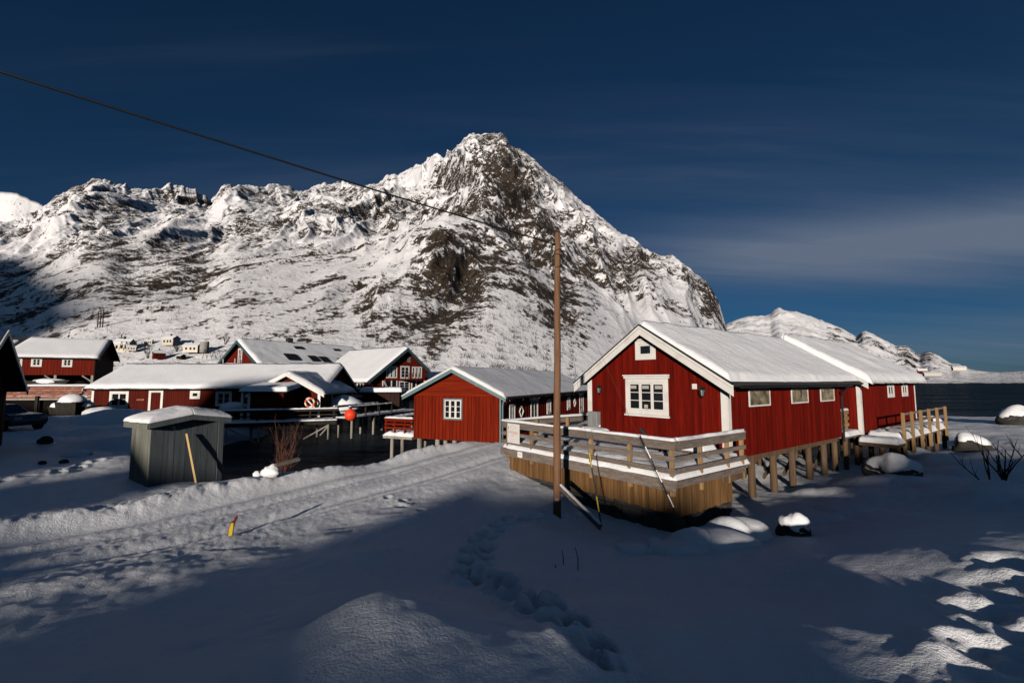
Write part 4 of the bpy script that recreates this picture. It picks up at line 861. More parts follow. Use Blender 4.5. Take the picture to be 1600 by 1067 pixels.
snow_slab('snow_cap', t, [(-0.28, 0.74, 0.452), (-0.28, -0.74, 0.452), (0.28, -0.74, 0.452), (0.28, 0.74, 0.452)], 0.26, 33, (1, 1, 1, 1), 0.06, 0.2)
# lamp knob above the railing
t = thing('deck_spotlight', 'small black spotlight standing on the deck railing', 'spotlight', C1 + Rm1 @ Vector((DX + 0.05, 0.22, 2.78)), ANG1)
mb = MB(); mb.tube((0, 0, 0), (0, 0.0, 0.12), 0.02, n=6); mb.build('stem', 'black', t)
mb = MB(); mb.tube((0.03, -0.05, 0.08), (-0.06, 0.07, 0.24), 0.045, 0.05, 10); mb.build('head', 'black', t)

# poster board and name plate on the deck
t = thing('poster_sign', 'white sign board with faded red lettering and grey fish on the railing', 'sign', C1 + Rm1 @ Vector((DX - 0.022, 0, 0)), ANG1)
pW = Wall((0, 0, 0), (0, 1, 0), (-1, 0, 0))
s0, s1, q0, q1 = 5.50, 6.22, 2.02, 2.72
mb = MB(); pW.box(mb, s0, s1, q0, q1, 0.0, 0.012); mb.build('board', 'paper', t, bevel=0.002)
def strip(name, mat, rects, parent=t, W=pW, n0=0.0125, n1=0.0145):
    mb = MB()
    for (a0, a1, z0_, z1_) in rects: W.box(mb, a0, a1, z0_, z1_, n0, n1)
    return mb.build(name, mat, parent)
# on this wall the run goes right to left as seen, so x_from_left counts down from s1
def fl(x): return s1 - x * (s1 - s0)
lett = []
for wx0, cnt in ((0.16, 3), (0.44, 5)):        # two short words, too faded to read: letter stems and bars
    for i in range(cnt):
        x = wx0 + i * 0.082; lett += [(fl(x + 0.018), fl(x), q0 + 0.335 - 0.02 * (wx0 > 0.3), q0 + 0.435), (fl(x + 0.06), fl(x + 0.045), q0 + 0.335 - 0.02 * (wx0 > 0.3), q0 + 0.435)]
        lett += [(fl(x + 0.0455), fl(x + 0.0185), q0 + (0.42 if i % 2 else 0.345), q0 + (0.434 if i % 2 else 0.36)), (fl(x + 0.0455), fl(x + 0.0185), q0 + 0.38, q0 + 0.395)]
strip('lettering', 'ink_red', lett)
fish = MB(); pts = []
for k in range(13): u = k / 12; pts.append((0.22 + 0.42 * u, 0.56 + 0.055 * math.sin(math.pi * u) ** 0.8))
for k in range(12, -1, -1): u = k / 12; pts.append((0.22 + 0.42 * u, 0.56 - 0.05 * math.sin(math.pi * u) ** 0.8))
for (xa, za), (xb, zb) in zip(pts[:-1], pts[1:]):
    if abs(xa - xb) + abs(za - zb) > 1e-4: fish.beam(pW.p(fl(xa), q0 + za, 0.0135), pW.p(fl(xb), q0 + zb, 0.0135), 0.010, 0.002, (-1, 0, 0))
for xa, za, xb, zb in [(0.64, 0.56, 0.74, 0.615), (0.64, 0.56, 0.74, 0.50), (0.74, 0.615, 0.71, 0.56), (0.71, 0.56, 0.74, 0.50), (0.36, 0.61, 0.42, 0.645), (0.42, 0.645, 0.50, 0.61), (0.40, 0.51, 0.45, 0.48)]:
    fish.beam(pW.p(fl(xa), q0 + za, 0.0135), pW.p(fl(xb), q0 + zb, 0.0135), 0.010, 0.002, (-1, 0, 0))
fish.build('fish_drawing', 'ink_grey', t)
strip('small_print', 'ink_grey', [(fl(0.62), fl(0.26), q0 + 0.27, q0 + 0.282), (fl(0.56), fl(0.32), q0 + 0.235, q0 + 0.245), (fl(0.66), fl(0.34), q0 + 0.13, q0 + 0.138), (fl(0.115), fl(0.085), q0 + 0.18, q0 + 0.5), (fl(0.13), fl(0.07), q0 + 0.065, q0 + 0.075)])
strip('print_mark', 'ink_green', [(fl(0.125), fl(0.075), q0 + 0.50, q0 + 0.58)])
t = thing('name_plate', 'small rounded white name plate on the grey rim board', 'plate', C1 + Rm1 @ Vector((DX - 0.046, 0, 0)), ANG1)
mb = MB(); c, hw, hh = (5.45, 1.665), 0.135, 0.10; pl = []
for qx, qz, a0 in ((1, 1, 0), (-1, 1, 90), (-1, -1, 180), (1, -1, 270)):
    for k in range(5):
        a = R(a0 + k * 22.5); pl.append(pW.p(c[0] + qx * (hw - 0.04) + 0.04 * math.cos(a), c[1] + qz * (hh - 0.04) + 0.04 * math.sin(a), 0))
mb.prism(pl, (-0.012, 0, 0)); mb.build('plate', 'paper', t)
strip('lettering', 'ink_grey', [(c[0] - 0.07 + i * 0.032, c[0] - 0.07 + i * 0.032 + 0.014, c[1] - 0.02 + 0.01 * (i % 2), c[1] + 0.025) for i in range(5)], t, pW, 0.0125, 0.014)

# ------------------------------------------------------------------ the second red house further along, same line
AX0, AX1, AT = 11.95, 21.8, -0.15
annex = thing('red_house', 'farther red house with two small windows and thick snow on its roof', 'house', C1, ANG1)
aW = Wall((AX0, AT, 0), (1, 0, 0), (0, -1, 0)); agW = Wall((AX0, AT, 0), (0, 1, 0), (-1, 0, 0)); AWd = 6.2; AM = AWd / 2
mb = MB(); mb.prism([(AX0 + 0.04, AT + 0.04, Z0), (AX0 + 0.04, AT + AWd, Z0), (AX0 + 0.04, AT + AWd, ZE), (AX0 + 0.04, AT + AM, ZE + SL * AM), (AX0 + 0.04, AT + 0.04, ZE)], (AX1 - AX0 - 0.04, 0, 0)); mb.build('wall_core', 'red_main', annex)
board_wall(annex, aW, 0.2, AX1 - AX0 - 0.12, Z0, (lambda a: ZE, -9), 'red_main', 0.16, seed=5)
board_wall(annex, agW, 0.12, 1.6, Z0, (lambda a: ZE + SL * a, -9), 'red_main', 0.16, seed=6)
mb = MB(); aW.box(mb, -0.03, 0.19, Z0 - 0.05, ZE + 0.06, 0.0, 0.05); mb.build('corner_board', 'white', annex)
mb = MB(); agW.box(mb, 0.0, 0.11, Z0 - 0.05, ZE + 0.06, 0.0, 0.04); mb.build('corner_board', 'white', annex)
mb = MB(); aW.box(mb, AX1 - AX0 - 0.11, AX1 - AX0 + 0.02, Z0 - 0.05, ZE + 0.06, 0.0, 0.045); mb.build('corner_board', 'white', annex)
for a0 in (4.35, 7.05): window(annex, aW, a0, a0 + 1.15, 3.38, 4.14, 2, 1, trim=0.15, simple=True)
mb = MB(); aW.box(mb, 1.9, 5.3, Z0 + 0.25, Z0 + 0.30, 0.0, 0.03); mb.build('ledge', 'red_main', annex)
for side in (1, -1):
    f = lambda x, d: Vector((x, AT + AM - side * d, ZE + SL * AM + 0.16 - SL * d)); d1 = AM + 0.45
    a = [f(AX0 - 0.35, 0), f(AX1 + 0.3, 0), f(AX1 + 0.3, d1), f(AX0 - 0.35, d1)]; a = a if side < 0 else a[::-1]
    mb = MB(); mb.hexa(a + [p + Vector((0, 0, 0.1)) for p in a]); rf = mb.build('roof_slope', 'roof_dark', annex)
    e0, e1 = f(AX0 - 0.38, 0), f(AX0 - 0.38, d1 + 0.02); mb = MB()
    mb.hexa([e0 + Vector((0, 0, -0.2)), e1 + Vector((0, 0, -0.2)), e1 + Vector((0.03, 0, -0.2)), e0 + Vector((0.03, 0, -0.2)), e0 + Vector((0, 0, 0.10)), e1 + Vector((0, 0, 0.10)), e1 + Vector((0.03, 0, 0.10)), e0 + Vector((0.03, 0, 0.10))]); mb.build('barge_board', 'white', annex)
    P = [f(AX0 - 0.35, d1 + 0.06), f(AX1 + 0.35, d1 + 0.06), f(AX1 + 0.35, 0), f(AX0 - 0.35, 0)]; P = [p + Vector((0, 0, 0.104)) for p in P]
    if side < 0: P = [P[1], P[0], P[3], P[2]]
    snow_slab('snow_cover', rf, P, 0.34, 41 + side, (1, 1, 0, 1), 0.14, 0.36, 0.03, droop=0.08)
for x in (12.2, 13.9, 15.6, 17.3, 19.0, 20.7):
    for y in (0.2, 3.0):
        mb = MB(); mb.tube((x, AT + y, -0.8), (x, AT + y, Z0 - 0.02), 0.12, 0.11, 8); mb.build('stilt', 'pile_wood', annex, smooth=True)
mb = MB(); mb.box(12.0, 21.6, AT + 0.1, AT + 0.3, Z0 - 0.22, Z0 - 0.02); mb.build('floor_beam', 'pile_wood', annex)

# landing between the two houses: back wall, floor and short railing
t = thing('porch_landing', 'small snowy landing with pine railing between the two red houses', 'porch', C1, ANG1)
mb = MB(); mb.box(HL + 0.02, AX0 - 0.06, 1.55, 1.65, Z0, ZE + 0.3); mb.build('back_wall', 'red_main', t)
mb = MB(); mb.box(HL + 0.02, AX0 - 0.05, -0.1, 1.54, Z0 - 0.1, Z0 - 0.02); mb.build('floor', 'grey_wood', t)
snow_slab('snow_cover', t, [(HL + 0.03, -0.12, Z0 - 0.018), (AX0 - 0.05, -0.12, Z0 - 0.018), (AX0 - 0.05, 1.5, Z0 - 0.018), (HL + 0.03, 1.5, Z0 - 0.018)], 0.2, 51, (1, 0, 0, 0), 0.1, 0.2)
for k, z in enumerate((2.12, 2.42, 2.70)):
    mb = MB(); mb.box(HL + 0.25, AX0 - 0.06, 0.30, 0.34, z, z + 0.15); mb.build('rail', 'post_wood', t)
for x in (HL + 0.35, HL + 1.15, AX0 - 0.15):
    mb = MB(); mb.box(x - 0.05, x + 0.05, 0.345, 0.44, Z0, 2.86); mb.build('post', 'post_wood', t)
snow_slab('rail_snow', t, [(HL + 0.25, 0.26, 2.87), (AX0 - 0.06, 0.26, 2.87), (AX0 - 0.06, 0.46, 2.87), (HL + 0.25, 0.46, 2.87)], 0.1, 52, (1, 1, 1, 1), 0.06, 0.06)
for x in (HL + 0.3, AX0 - 0.3):
    mb = MB(); mb.tube((x, 0.0, -0.5), (x, 0.0, Z0 - 0.11), 0.1, n=8); mb.build('stilt', 'pile_wood', t, smooth=True)

# walkway with pine posts along the second house
t = thing('pine_walkway', 'snowy walkway with a row of pine posts beside farther red house', 'walkway', C1, ANG1)
WY0, WY1 = AT - 1.35, AT - 0.08
mb = MB(); mb.box(12.5, 21.9, WY0, WY1, Z0 - 0.32, Z0 - 0.2); mb.build('floor', 'pile_wood', t)
mb = MB(); mb.box(11.2, 12.48, WY0 - 0.1, WY1, Z0 - 0.46, Z0 - 0.30); mb.build('step', 'pile_wood', t)
snow_slab('snow_cover', t, [(12.5, WY0 - 0.05, Z0 - 0.198), (21.9, WY0 - 0.05, Z0 - 0.198), (21.9, WY1, Z0 - 0.198), (12.5, WY1, Z0 - 0.198)], 0.28, 53, (1, 1, 0, 1), 0.12, 0.35, 0.06)
snow_slab('snow_cover', t, [(11.15, WY0 - 0.15, Z0 - 0.298), (12.5, WY0 - 0.15, Z0 - 0.298), (12.5, WY1, Z0 - 0.298), (11.15, WY1, Z0 - 0.298)], 0.24, 54, (1, 1, 0, 1), 0.1, 0.3, 0.06)
for k, x in enumerate((12.6, 14.1, 15.75, 17.4, 19.2, 21.2)):
    mb = MB(); mb.box(x - 0.065, x + 0.065, WY0 - 0.12, WY0 + 0.0, Z0 - 0.9, Z0 + 1.02); mb.build('post', 'post_wood', t, bevel=0.008)
    mb = MB(); mb.tube((x + 0.2, WY0 + 0.1, -0.8), (x + 0.2, WY0 + 0.1, Z0 - 0.33), 0.11, n=8); mb.build('stilt', 'pile_wood', t, smooth=True)
for z in (Z0 + 0.45, Z0 + 0.88):
    mb = MB(); mb.box(12.6, 21.2, WY0 + 0.004, WY0 + 0.04, z, z + 0.10); mb.build('rail', 'grey_wood', t)
for x in (11.4, 12.2):
    mb = MB(); mb.tube((x, WY0 + 0.1, -0.5), (x, WY0 + 0.1, Z0 - 0.47), 0.1, n=8); mb.build('stilt', 'pile_wood', t, smooth=True)
mb = MB(); mb.sphere((22.8, AT - 0.3, Z0 + 0.0), 0.8, 0.6, 0.36, 24, 14, 0.12, 3); tag(mb.build('snow_heap', 'snow', None, True), 'rounded snow heap at the end of the pine walkway', 'snow heap')
bpy.data.objects['snow_heap'].location = C1; bpy.data.objects['snow_heap'].rotation_euler = (0, 0, ANG1)

# ------------------------------------------------------------------ utility pole, overhead line, guy wires
PB = Vector((1.24, 12.95, 0)); pz = ground_z(PB.x, PB.y); PT = at(871, 364, 12.95)
t = thing('utility_pole', 'tall weathered wooden utility pole in front of the grey deck', 'pole', (PB.x, PB.y, pz))
mb = MB(); N = 14; pts = [Vector((PT.x - PB.x, 0, 0)) * (k / N) + Vector((0.006 * math.sin(k), 0, -0.3 + (PT.z - pz + 0.3) * k / N)) for k in range(N + 1)]
mb.path(pts, 0.108, 14, 0.084); mb.build('shaft', 'pole_wood', t, True)
top = pts[-1]
mb = MB(); mb.tube(top + Vector((0, 0, -0.005)), top + Vector((0, 0, 0.03)), 0.098, 0.085, 14); mb.build('cap', 'roof_dark', t)
for dz, tilt in ((-0.52, 0.03), (-0.66, -0.03), (-1.02, 0.02)):
    mb = MB(); mb.path([top + Vector((0.094 * math.cos(a), 0.094 * math.sin(a), dz + tilt * math.cos(a))) for a in [k * math.pi / 8 for k in range(17)]], 0.011, 5); mb.build('wire_band', 'dark_wood', t)
mb = MB(); mb.box(0.07, 0.13, -0.05, 0.05, top.z - 0.95, top.z - 0.75); mb.build('bracket', 'black', t)
mb = MB(); mb.path([top + Vector((-0.09, 0, -0.36)), top + Vector((-0.16, 0, -0.36)), top + Vector((-0.19, 0, -0.5)), top + Vector((-0.19, 0, -0.86))], 0.022, 6); mb.build('insulator', 'black', t)
mb = MB(); mb.box(-0.05, 0.04, -0.112, -0.104, 0.42, 0.52); mb.build('number_plate', 'metal', t)
HK = Vector((PT.x, PT.y, PT.z - 0.36)); far_ = at(-60, 76, 6.0); dirv = (far_ - HK)
mb = MB(); pts = []
for k in range(41):
    u = k / 40 * 1.9; p = HK + dirv * u; pts.append(p + Vector((0, 0, -0.26 * 4 * (u / 1.9) * (1 - u / 1.9) * 0.5 * 1.2)))
mb.path(pts, 0.019, 6); tag(mb.build('overhead_cable', 'black'), 'black overhead cable running from utility pole across the sky', 'cable')
def guy(name, end, label, sleeve_cols, s0_, s1_, seg):
    e = Vector(end); a = Vector((PT.x, PT.y, PT.z - 0.8)); tt_ = thing(name, label, 'guy wire', e)
    mb = MB(); mb.tube(a - e, (0, 0, -0.15), 0.0035, n=5); mb.build('wire', 'roof_dark', tt_)
    d = (a - e); L_ = d.length; d.normalize(); z = s0_; i = 0
    while z < s1_:
        mb = MB(); mb.tube(d * z, d * min(z + seg, s1_), 0.015, n=8); mb.build('sleeve', sleeve_cols[i % len(sleeve_cols)], tt_); z += seg; i += 1
g1 = at(940, 823, 11.35); g2 = at(1062, 812, 10.95)
guy('guy_wire', g1, 'thin guy wire with yellow and black sleeves beside utility pole', ['black', 'yellowplastic', 'black', 'black', 'yellowplastic'], 0.0, 1.75, 0.35)
guy('guy_wire', g2, 'thin guy wire with white and black sleeves crossing the deck corner', ['black', 'white'], 0.0, 2.1, 0.30)
e0, e1 = at(876, 762, 12.75), at(938, 824, 11.1)
mb = MB(); mb.beam((0, 0, 0), e1 - e0, 0.05, 0.12); lp = tag(mb.build('loose_plank', 'grey_wood'), 'loose snow edged plank lying against the deck footing beside pole', 'plank'); lp.location = e0
d_ = (e1 - e0); mb = MB(); mb.beam(Vector((0, 0, 0.085)), d_ + Vector((0, 0, 0.085)), 0.05, 0.04); mb.build('snow_cap', 'snow', lp)

# ================================================================== HUT ACROSS THE ROAD, OUTHOUSE, PIER
def barge(parent, e0, e1, out, h, mat, th=0.03, dz=0.0, name='barge_board'):
    e0, e1, o = Vector(e0), Vector(e1), Vector(out) * th; u = Vector((0, 0, h)); z = Vector((0, 0, dz)); mb = MB()
    mb.hexa([e0 + z - u + o, e1 + z - u + o, e1 + z - u, e0 + z - u, e0 + z + o, e1 + z + o, e1 + z, e0 + z]); return mb.build(name, mat, parent)

C2 = Vector((-0.56, 22.1, 0)); ANG2 = R(66.8); H2W, H2L, H2Z0, H2E, H2R = 4.97, 17.2, 1.30, 3.55, 4.72
hut = thing('red_hut', 'orange red cabin on stilts with teal barge boards facing the road', 'house', C2, ANG2)
hg = Wall((0, 0, 0), (0, 1, 0), (-1, 0, 0)); hs_ = Wall((0, 0, 0), (1, 0, 0), (0, -1, 0)); hm = H2W / 2; hsl = (H2R - H2E) / hm
mb = MB(); mb.prism([(0.03, 0.03, H2Z0), (0.03, H2W - 0.03, H2Z0), (0.03, H2W - 0.03, H2E), (0.03, hm, H2R), (0.03, 0.03, H2E)], (H2L - 0.06, 0, 0)); mb.build('wall_core', 'red_hut', hut)
board_wall(hut, hg, 0.02, H2W, H2Z0, (lambda a: H2E - 0.06, -9), 'red_hut', 0.104, seed=11, proud=0.026)
z = H2E - 0.055; k = 0
while z < H2R - 0.1:                    # level boards in the gable triangle
    z1 = min(z + 0.14, H2R - 0.03); f = lambda zz: max(0.0, (zz - H2E) / hsl); mb = MB(); pr = 0.035
    mb.prism([hg.p(f(z), z + 0.004, pr), hg.p(H2W - f(z), z + 0.004, pr), hg.p(H2W - f(z1), z1, pr), hg.p(f(z1), z1, pr)], (pr + 0.02, 0, 0)); mb.build('level_board', 'red_hut_h', hut); z = z1; k += 1
board_wall(hut, hs_, 0.1, H2L, H2Z0, (lambda a: H2E, -9), 'red_main', 0.19, seed=12)
mb = MB(); mb.box(-0.055, 0.02, -0.05, 0.02, H2Z0, H2E + 0.05); mb.build('corner_board', 'teal', hut)
mb = MB(); mb.path([(-0.02, -0.35, H2E - 0.1), (-0.02, -0.16, H2E - 0.3), (-0.02, -0.13, H2E - 0.5), (-0.02, -0.13, H2Z0)], 0.045, 8); mb.build('downpipe', 'teal', hut, True)
for side in (1, -1):
    f = lambda x, d: Vector((x, hm - side * d, H2R + 0.08 - hsl * d)); d1 = hm + 0.45
    a = [f(-0.4, 0), f(H2L + 0.3, 0), f(H2L + 0.3, d1), f(-0.4, d1)]; a = a if side < 0 else a[::-1]
    mb = MB(); mb.hexa(a + [p + Vector((0, 0, 0.08)) for p in a]); rf = mb.build('roof_slope', 'roof_dark', hut)
    barge(hut, f(-0.40, 0), f(-0.40, d1 + 0.02), (-1, 0, 0), 0.20, 'teal', 0.035, 0.075)
    barge(hut, f(-0.44, 0), f(-0.44, d1 + 0.04), (-1, 0, 0), 0.05, 'white', 0.02, 0.105, 'verge_strip')
    P = [f(-0.42, d1 - 0.05), f(H2L + 0.3, d1 - 0.05), f(H2L + 0.3, 0), f(-0.42, 0)]; P = [p + Vector((0, 0, 0.083)) for p in P]
    if side < 0: P = [P[1], P[0], P[3], P[2]]
    snow_slab('snow_cover', rf, P, 0.13, 61 + side, (1, 1, 0, 1), 0.16, 0.2, 0.02)
rr = random.Random(5)
mb = MB()                               # rough, iced eave edge
for k in range(70):
    x = -0.3 + k * 0.25; mb.tube((x, -0.40, H2E - 0.10 + rr.uniform(-0.03, 0.03)), (x + 0.03, -0.40, H2E - 0.16 - rr.random() * 0.12), 0.04, 0.01, 5)
mb.build('icicles', 'metal', hut)
mb = MB(); mb.tube((-0.35, -0.47, H2E - 0.08), (H2L, -0.47, H2E - 0.10), 0.06, n=8); mb.build('gutter', 'roof_dark', hut)
window(hut, hg, 2.06, 3.16, 2.32, 3.38, 3, 3, trim=0.07, trim_mat='teal', n0=0.035)
for a0, a1, z0_, z1_, c_ in [(1.0, 1.75, 2.2, 3.1, 2), (4.0, 5.2, 1.75, 3.3, 2), (6.8, 7.6, 2.2, 3.1, 2), (11.2, 12.0, 2.2, 3.1, 2), (14.6, 15.8, 1.75, 3.3, 2)]:
    window(hut, hs_, a0, a1, z0_, z1_, c_, 2, trim=0.12, simple=True)
for a0 in (2.6, 8.9, 13.2):             # white diamond ornaments
    mb = MB(); c = hs_.p(a0, 2.65, 0.04); d = [Vector((0.28, 0, 0)), Vector((0, 0, 0.3)), Vector((-0.28, 0, 0)), Vector((0, 0, -0.3))]
    for i in range(4): mb.beam(c + d[i], c + d[(i + 1) % 4], 0.03, 0.075, (0, 1, 0))
    mb.build('diamond_ornament', 'white', hut)
for x, y in [(0.15, 4.7), (0.15, 3.6), (0.15, 2.6), (0.15, 1.5), (2.4, 4.5), (2.4, 3.2), (2.6, 2.0), (5, 4.6), (5, 2.5), (8, 4.6), (8, 2.5), (11, 4.6)]:
    mb = MB(); mb.tube((x, y, -0.9), (x, y, H2Z0), 0.13, 0.12, 9); mb.build('stilt', 'pale_pile', hut, True)
mb = MB(); mb.beam((1.0, 2.9, 0.95), (1.0, 1.3, 0.2), 0.05, 0.12); mb.build('brace', 'pale_pile', hut)
# side terrace of the hut with red railing
t = thing('red_terrace', 'small snowy terrace with red railing on the water side of hut', 'terrace', C2, ANG2)
mb = MB(); mb.box(-0.1, 7, H2W + 0.04, H2W + 1.9, 1.22, 1.36); mb.build('floor', 'pale_pile', t)
snow_slab('snow_cover', t, [(-0.12, H2W + 1.9, 1.362), (-0.12, H2W + 0.03, 1.362), (7, H2W + 0.03, 1.362), (7, H2W + 1.9, 1.362)], 0.2, 65, (1, 0, 1, 1), 0.12, 0.3, 0.1)
tf = Wall((0.0, 0, 0), (0, 1, 0), (-1, 0, 0)); tl = Wall((0, H2W + 1.85, 0), (1, 0, 0), (0, 1, 0))
for W, a0, a1, ps in ((tf, H2W + 0.06, H2W + 1.88, (H2W + 0.6, H2W + 1.25, H2W + 1.82)), (tl, 0.0, 7, (1.6, 3.2, 4.8, 6.6))):
    for z0_, z1_ in ((2.10, 2.27), (1.92, 2.02), (1.72, 1.82)):
        mb = MB(); W.box(mb, a0, a1, z0_, z1_, -0.02, 0.02); mb.build('rail', 'red_hut', t)
    for a in ps: mb = MB(); W.box(mb, a - 0.04, a + 0.04, 1.36, 2.268, -0.10, -0.022); mb.build('post', 'red_hut', t)
    snow_slab('rail_snow', t, [W.p(a1, 2.275, 0.08), W.p(a0, 2.275, 0.08), W.p(a0, 2.275, -0.12), W.p(a1, 2.275, -0.12)], 0.10, 67, (1, 1, 1, 1), 0.08, 0.06, 0.03)
for x, y in ((0.4, H2W + 1.0), (0.5, H2W + 1.75), (3.5, H2W + 1.6), (6, H2W + 1.6)):
    mb = MB(); mb.tube((x, y, -0.9), (x, y, 1.215), 0.10, 0.09, 9); mb.build('stilt', 'pale_pile', t, True)

# ------------------------------------------------------------------ outhouse by the road
C3 = Vector((-11.5, 14.7, 0)); ANG3 = R(60); OL, OW, OT = 2.17, 1.35, 2.86
oh = thing('grey_outhouse', 'small dark grey board shed with a rounded snow roof by the road', 'shed', (C3.x, C3.y, 0.55), ANG3)
zb = 0.0; zt = OT - 0.55
of = Wall((0, 0, 0), (1, 0, 0), (0, -1, 0)); ol = Wall((0, 0, 0), (0, 1, 0), (-1, 0, 0))
mb = MB(); mb.box(0.02, OL - 0.02, 0.02, OW - 0.02, zb, zt + 0.02); mb.build('wall_core', 'shed_grey', oh)
board_wall(oh, of, 0, OL, zb, (lambda a: zt + 0.16 * (1 - abs(a - OL / 2) / (OL / 2)), OL / 2), 'shed_grey', 0.17, seed=21, proud=0.004)
board_wall(oh, ol, 0, OW, zb, (lambda a: zt, -9), 'shed_side', 0.15, seed=22, proud=0.008)
mb = MB(); of.box(mb, OL - 0.14, OL + 0.03, zb, zt + 0.02, 0.012, 0.04); mb.build('corner_board', 'shed_grey', oh)
for side in (1, -1):                    # low gable roof, ridge running front to back
    f = lambda y, d: Vector((OL / 2 + side * d, y, zt + 0.24 - 0.16 * d)); d1 = OL / 2 + 0.16
    a = [f(-0.22, 0), f(-0.22, d1), f(OW + 0.12, d1), f(OW + 0.12, 0)]; a = a if side > 0 else a[::-1]
    mb = MB(); mb.hexa(a + [p + Vector((0, 0, 0.05)) for p in a]); rf = mb.build('roof_slope', 'shed_grey', oh)
    barge(oh, f(-0.22, 0), f(-0.22, d1), (0, -1, 0), 0.17, 'shed_grey', 0.03, 0.05)
mb = MB(); mb.box(-0.20, -0.17, -0.22, OW + 0.12, zt - 0.10, zt + 0.07); mb.build('fascia_board', 'shed_side', oh)
for side in (1, -1):
    f = lambda y, d: Vector((OL / 2 + side * d, y, zt + 0.294 - 0.16 * d)); d1 = OL / 2 + 0.2
    P = [f(-0.26, d1), f(OW + 0.16, d1), f(OW + 0.16, 0), f(-0.26, 0)]
    if side < 0: P = [P[1], P[0], P[3], P[2]]
    snow_slab('snow_cover', oh, P, 0.23, 71, (1, 1, 0, 1), 0.05, 0.55, 0.03)
mb = MB(); mb.beam((0, 0, 0), (-0.26, 0.30, 1.75), 0.03, 0.065); oar = tag(mb.build('leaning_stick', 'plank_yellow', None, bevel=0.006), 'pale yellow wooden stick leaning on the dark grey shed', 'stick')
q = C3 + Matrix.Rotation(ANG3, 3, 'Z') @ Vector((1.22, -0.42, 0)); oar.location = (q.x, q.y, ground_z(q.x, q.y) - 0.12); oar.rotation_euler = (0, 0, ANG3)

# snow marker in the road
q = hit(360, 838); t = thing('snow_marker', 'short red and yellow snow marker stuck in the road', 'marker', (q.x, q.y, ground_z(q.x, q.y) - 0.05), R(25))
mb = MB(); n_ = 8
for k in range(n_): pass
body = [(-0.055, 0), (0.035, 0), (0.062, 0.24), (0.085, 0.33), (0.055, 0.36), (-0.005, 0.33), (-0.045, 0.22)]
mb.prism([(x, 0, z) for x, z in body], (0, 0.05, 0)); mb.build('shell', 'redplastic', t, bevel=0.008)
mb = MB(); mb.prism([(-0.042, -0.002, 0.02), (0.026, -0.002, 0.02), (0.046, -0.002, 0.22), (0.045, -0.002, 0.31), (0.0, -0.002, 0.31), (-0.034, -0.002, 0.20)], (0, -0.004, 0)); mb.build('reflector', 'yellowplastic', t)
mb = MB(); mb.prism([(0.035, 0.0, 0.33), (0.09, 0.0, 0.335), (0.125, 0.0, 0.41), (0.10, 0.0, 0.455), (0.06, 0.0, 0.42)], (0, 0.045, 0)); mb.build('head', 'redplastic', t, bevel=0.008)
mb = MB(); mb.prism([(0.07, -0.001, 0.35), (0.092, -0.001, 0.35), (0.105, -0.001, 0.41), (0.085, -0.001, 0.415)], (0, -0.004, 0)); mb.build('reflector', 'redplastic', t)

# ------------------------------------------------------------------ pier with railing in front of the long house
PA, PBx = Vector((-19.8, 30.9, 0)), Vector((-12.9, 33.8, 0)); pd = (PBx - PA); PL = pd.length; ANGP = math.atan2(pd.y, pd.x)
pier = thing('wooden_pier', 'dark wooden pier with snowy railing and thin pale stilts over water', 'pier', PA, ANGP)
pw = Wall((0, 0, 0), (1, 0, 0), (0, -1, 0)); PZ = 1.38
for k in range(8):
    mb = MB(); mb.box(-2.5, PL, 0.02 + k * 0.25, 0.25 + k * 0.25, PZ - 0.06, PZ); mb.build('deck_plank', 'dark_wood', pier)
mb = MB(); mb.box(-2.5, PL, 0.0, 0.12, PZ - 0.28, PZ - 0.065); mb.build('beam', 'dark_wood', pier)
mb = MB(); mb.box(-2.5, PL, 1.8, 1.92, PZ - 0.28, PZ - 0.065); mb.build('beam', 'dark_wood', pier)
snow_slab('snow_cover', pier, [(-2.5, -0.12, PZ + 0.002), (PL + 0.1, -0.12, PZ + 0.002), (PL + 0.1, 1.9, PZ + 0.002), (-2.5, 1.9, PZ + 0.002)], 0.09, 81, (1, 1, 1, 1), 0.12, 0.12, 0.05)
for z0_, z1_ in ((2.05, 2.17), (1.74, 1.83)):
    mb = MB(); pw.box(mb, -2.5, PL + 0.05, z0_, z1_, -0.32, -0.27); mb.build('rail', 'dark_wood', pier)
mb = MB(); pw.box(mb, -2.5, PL + 0.1, 2.172, 2.21, -0.38, -0.20); mb.build('rail_cap', 'dark_wood', pier)
snow_slab('rail_snow', pier, [(-2.5, 0.19, 2.212), (PL + 0.1, 0.19, 2.212), (PL + 0.1, 0.39, 2.212), (-2.5, 0.39, 2.212)], 0.10, 82, (1, 1, 1, 1), 0.08, 0.06, 0.03)
for x in (-1.2, 0.6, 2.3, 4.0, 5.7, 7.3):
    mb = MB(); pw.box(mb, x - 0.05, x + 0.05, PZ, 2.17, -0.42, -0.325); mb.build('post', 'dark_wood', pier)
for x, y in [(0.55, 0.06), (2.5, 0.06), (4.15, 0.1), (6.95, 0.06), (1.8, 1.85), (6.2, 1.85), (3.3, 1.85), (-1.3, 0.06)]:
    mb = MB(); mb.tube((x, y, -0.7), (x, y, PZ - 0.285), 0.075, 0.07, 8); mb.build('stilt', 'pale_pile', pier, True)
for x0, z0_, x1, z1_ in [(0.65, 1.0, 2.3, 0.0), (5.3, 0.1, 6.9, 1.0), (6.4, 0.3, 6.9, 0.9)]:
    mb = MB(); mb.beam((x0, 0.22, z0_), (x1, 0.22, z1_), 0.05, 0.09); mb.build('brace', 'pale_pile', pier)
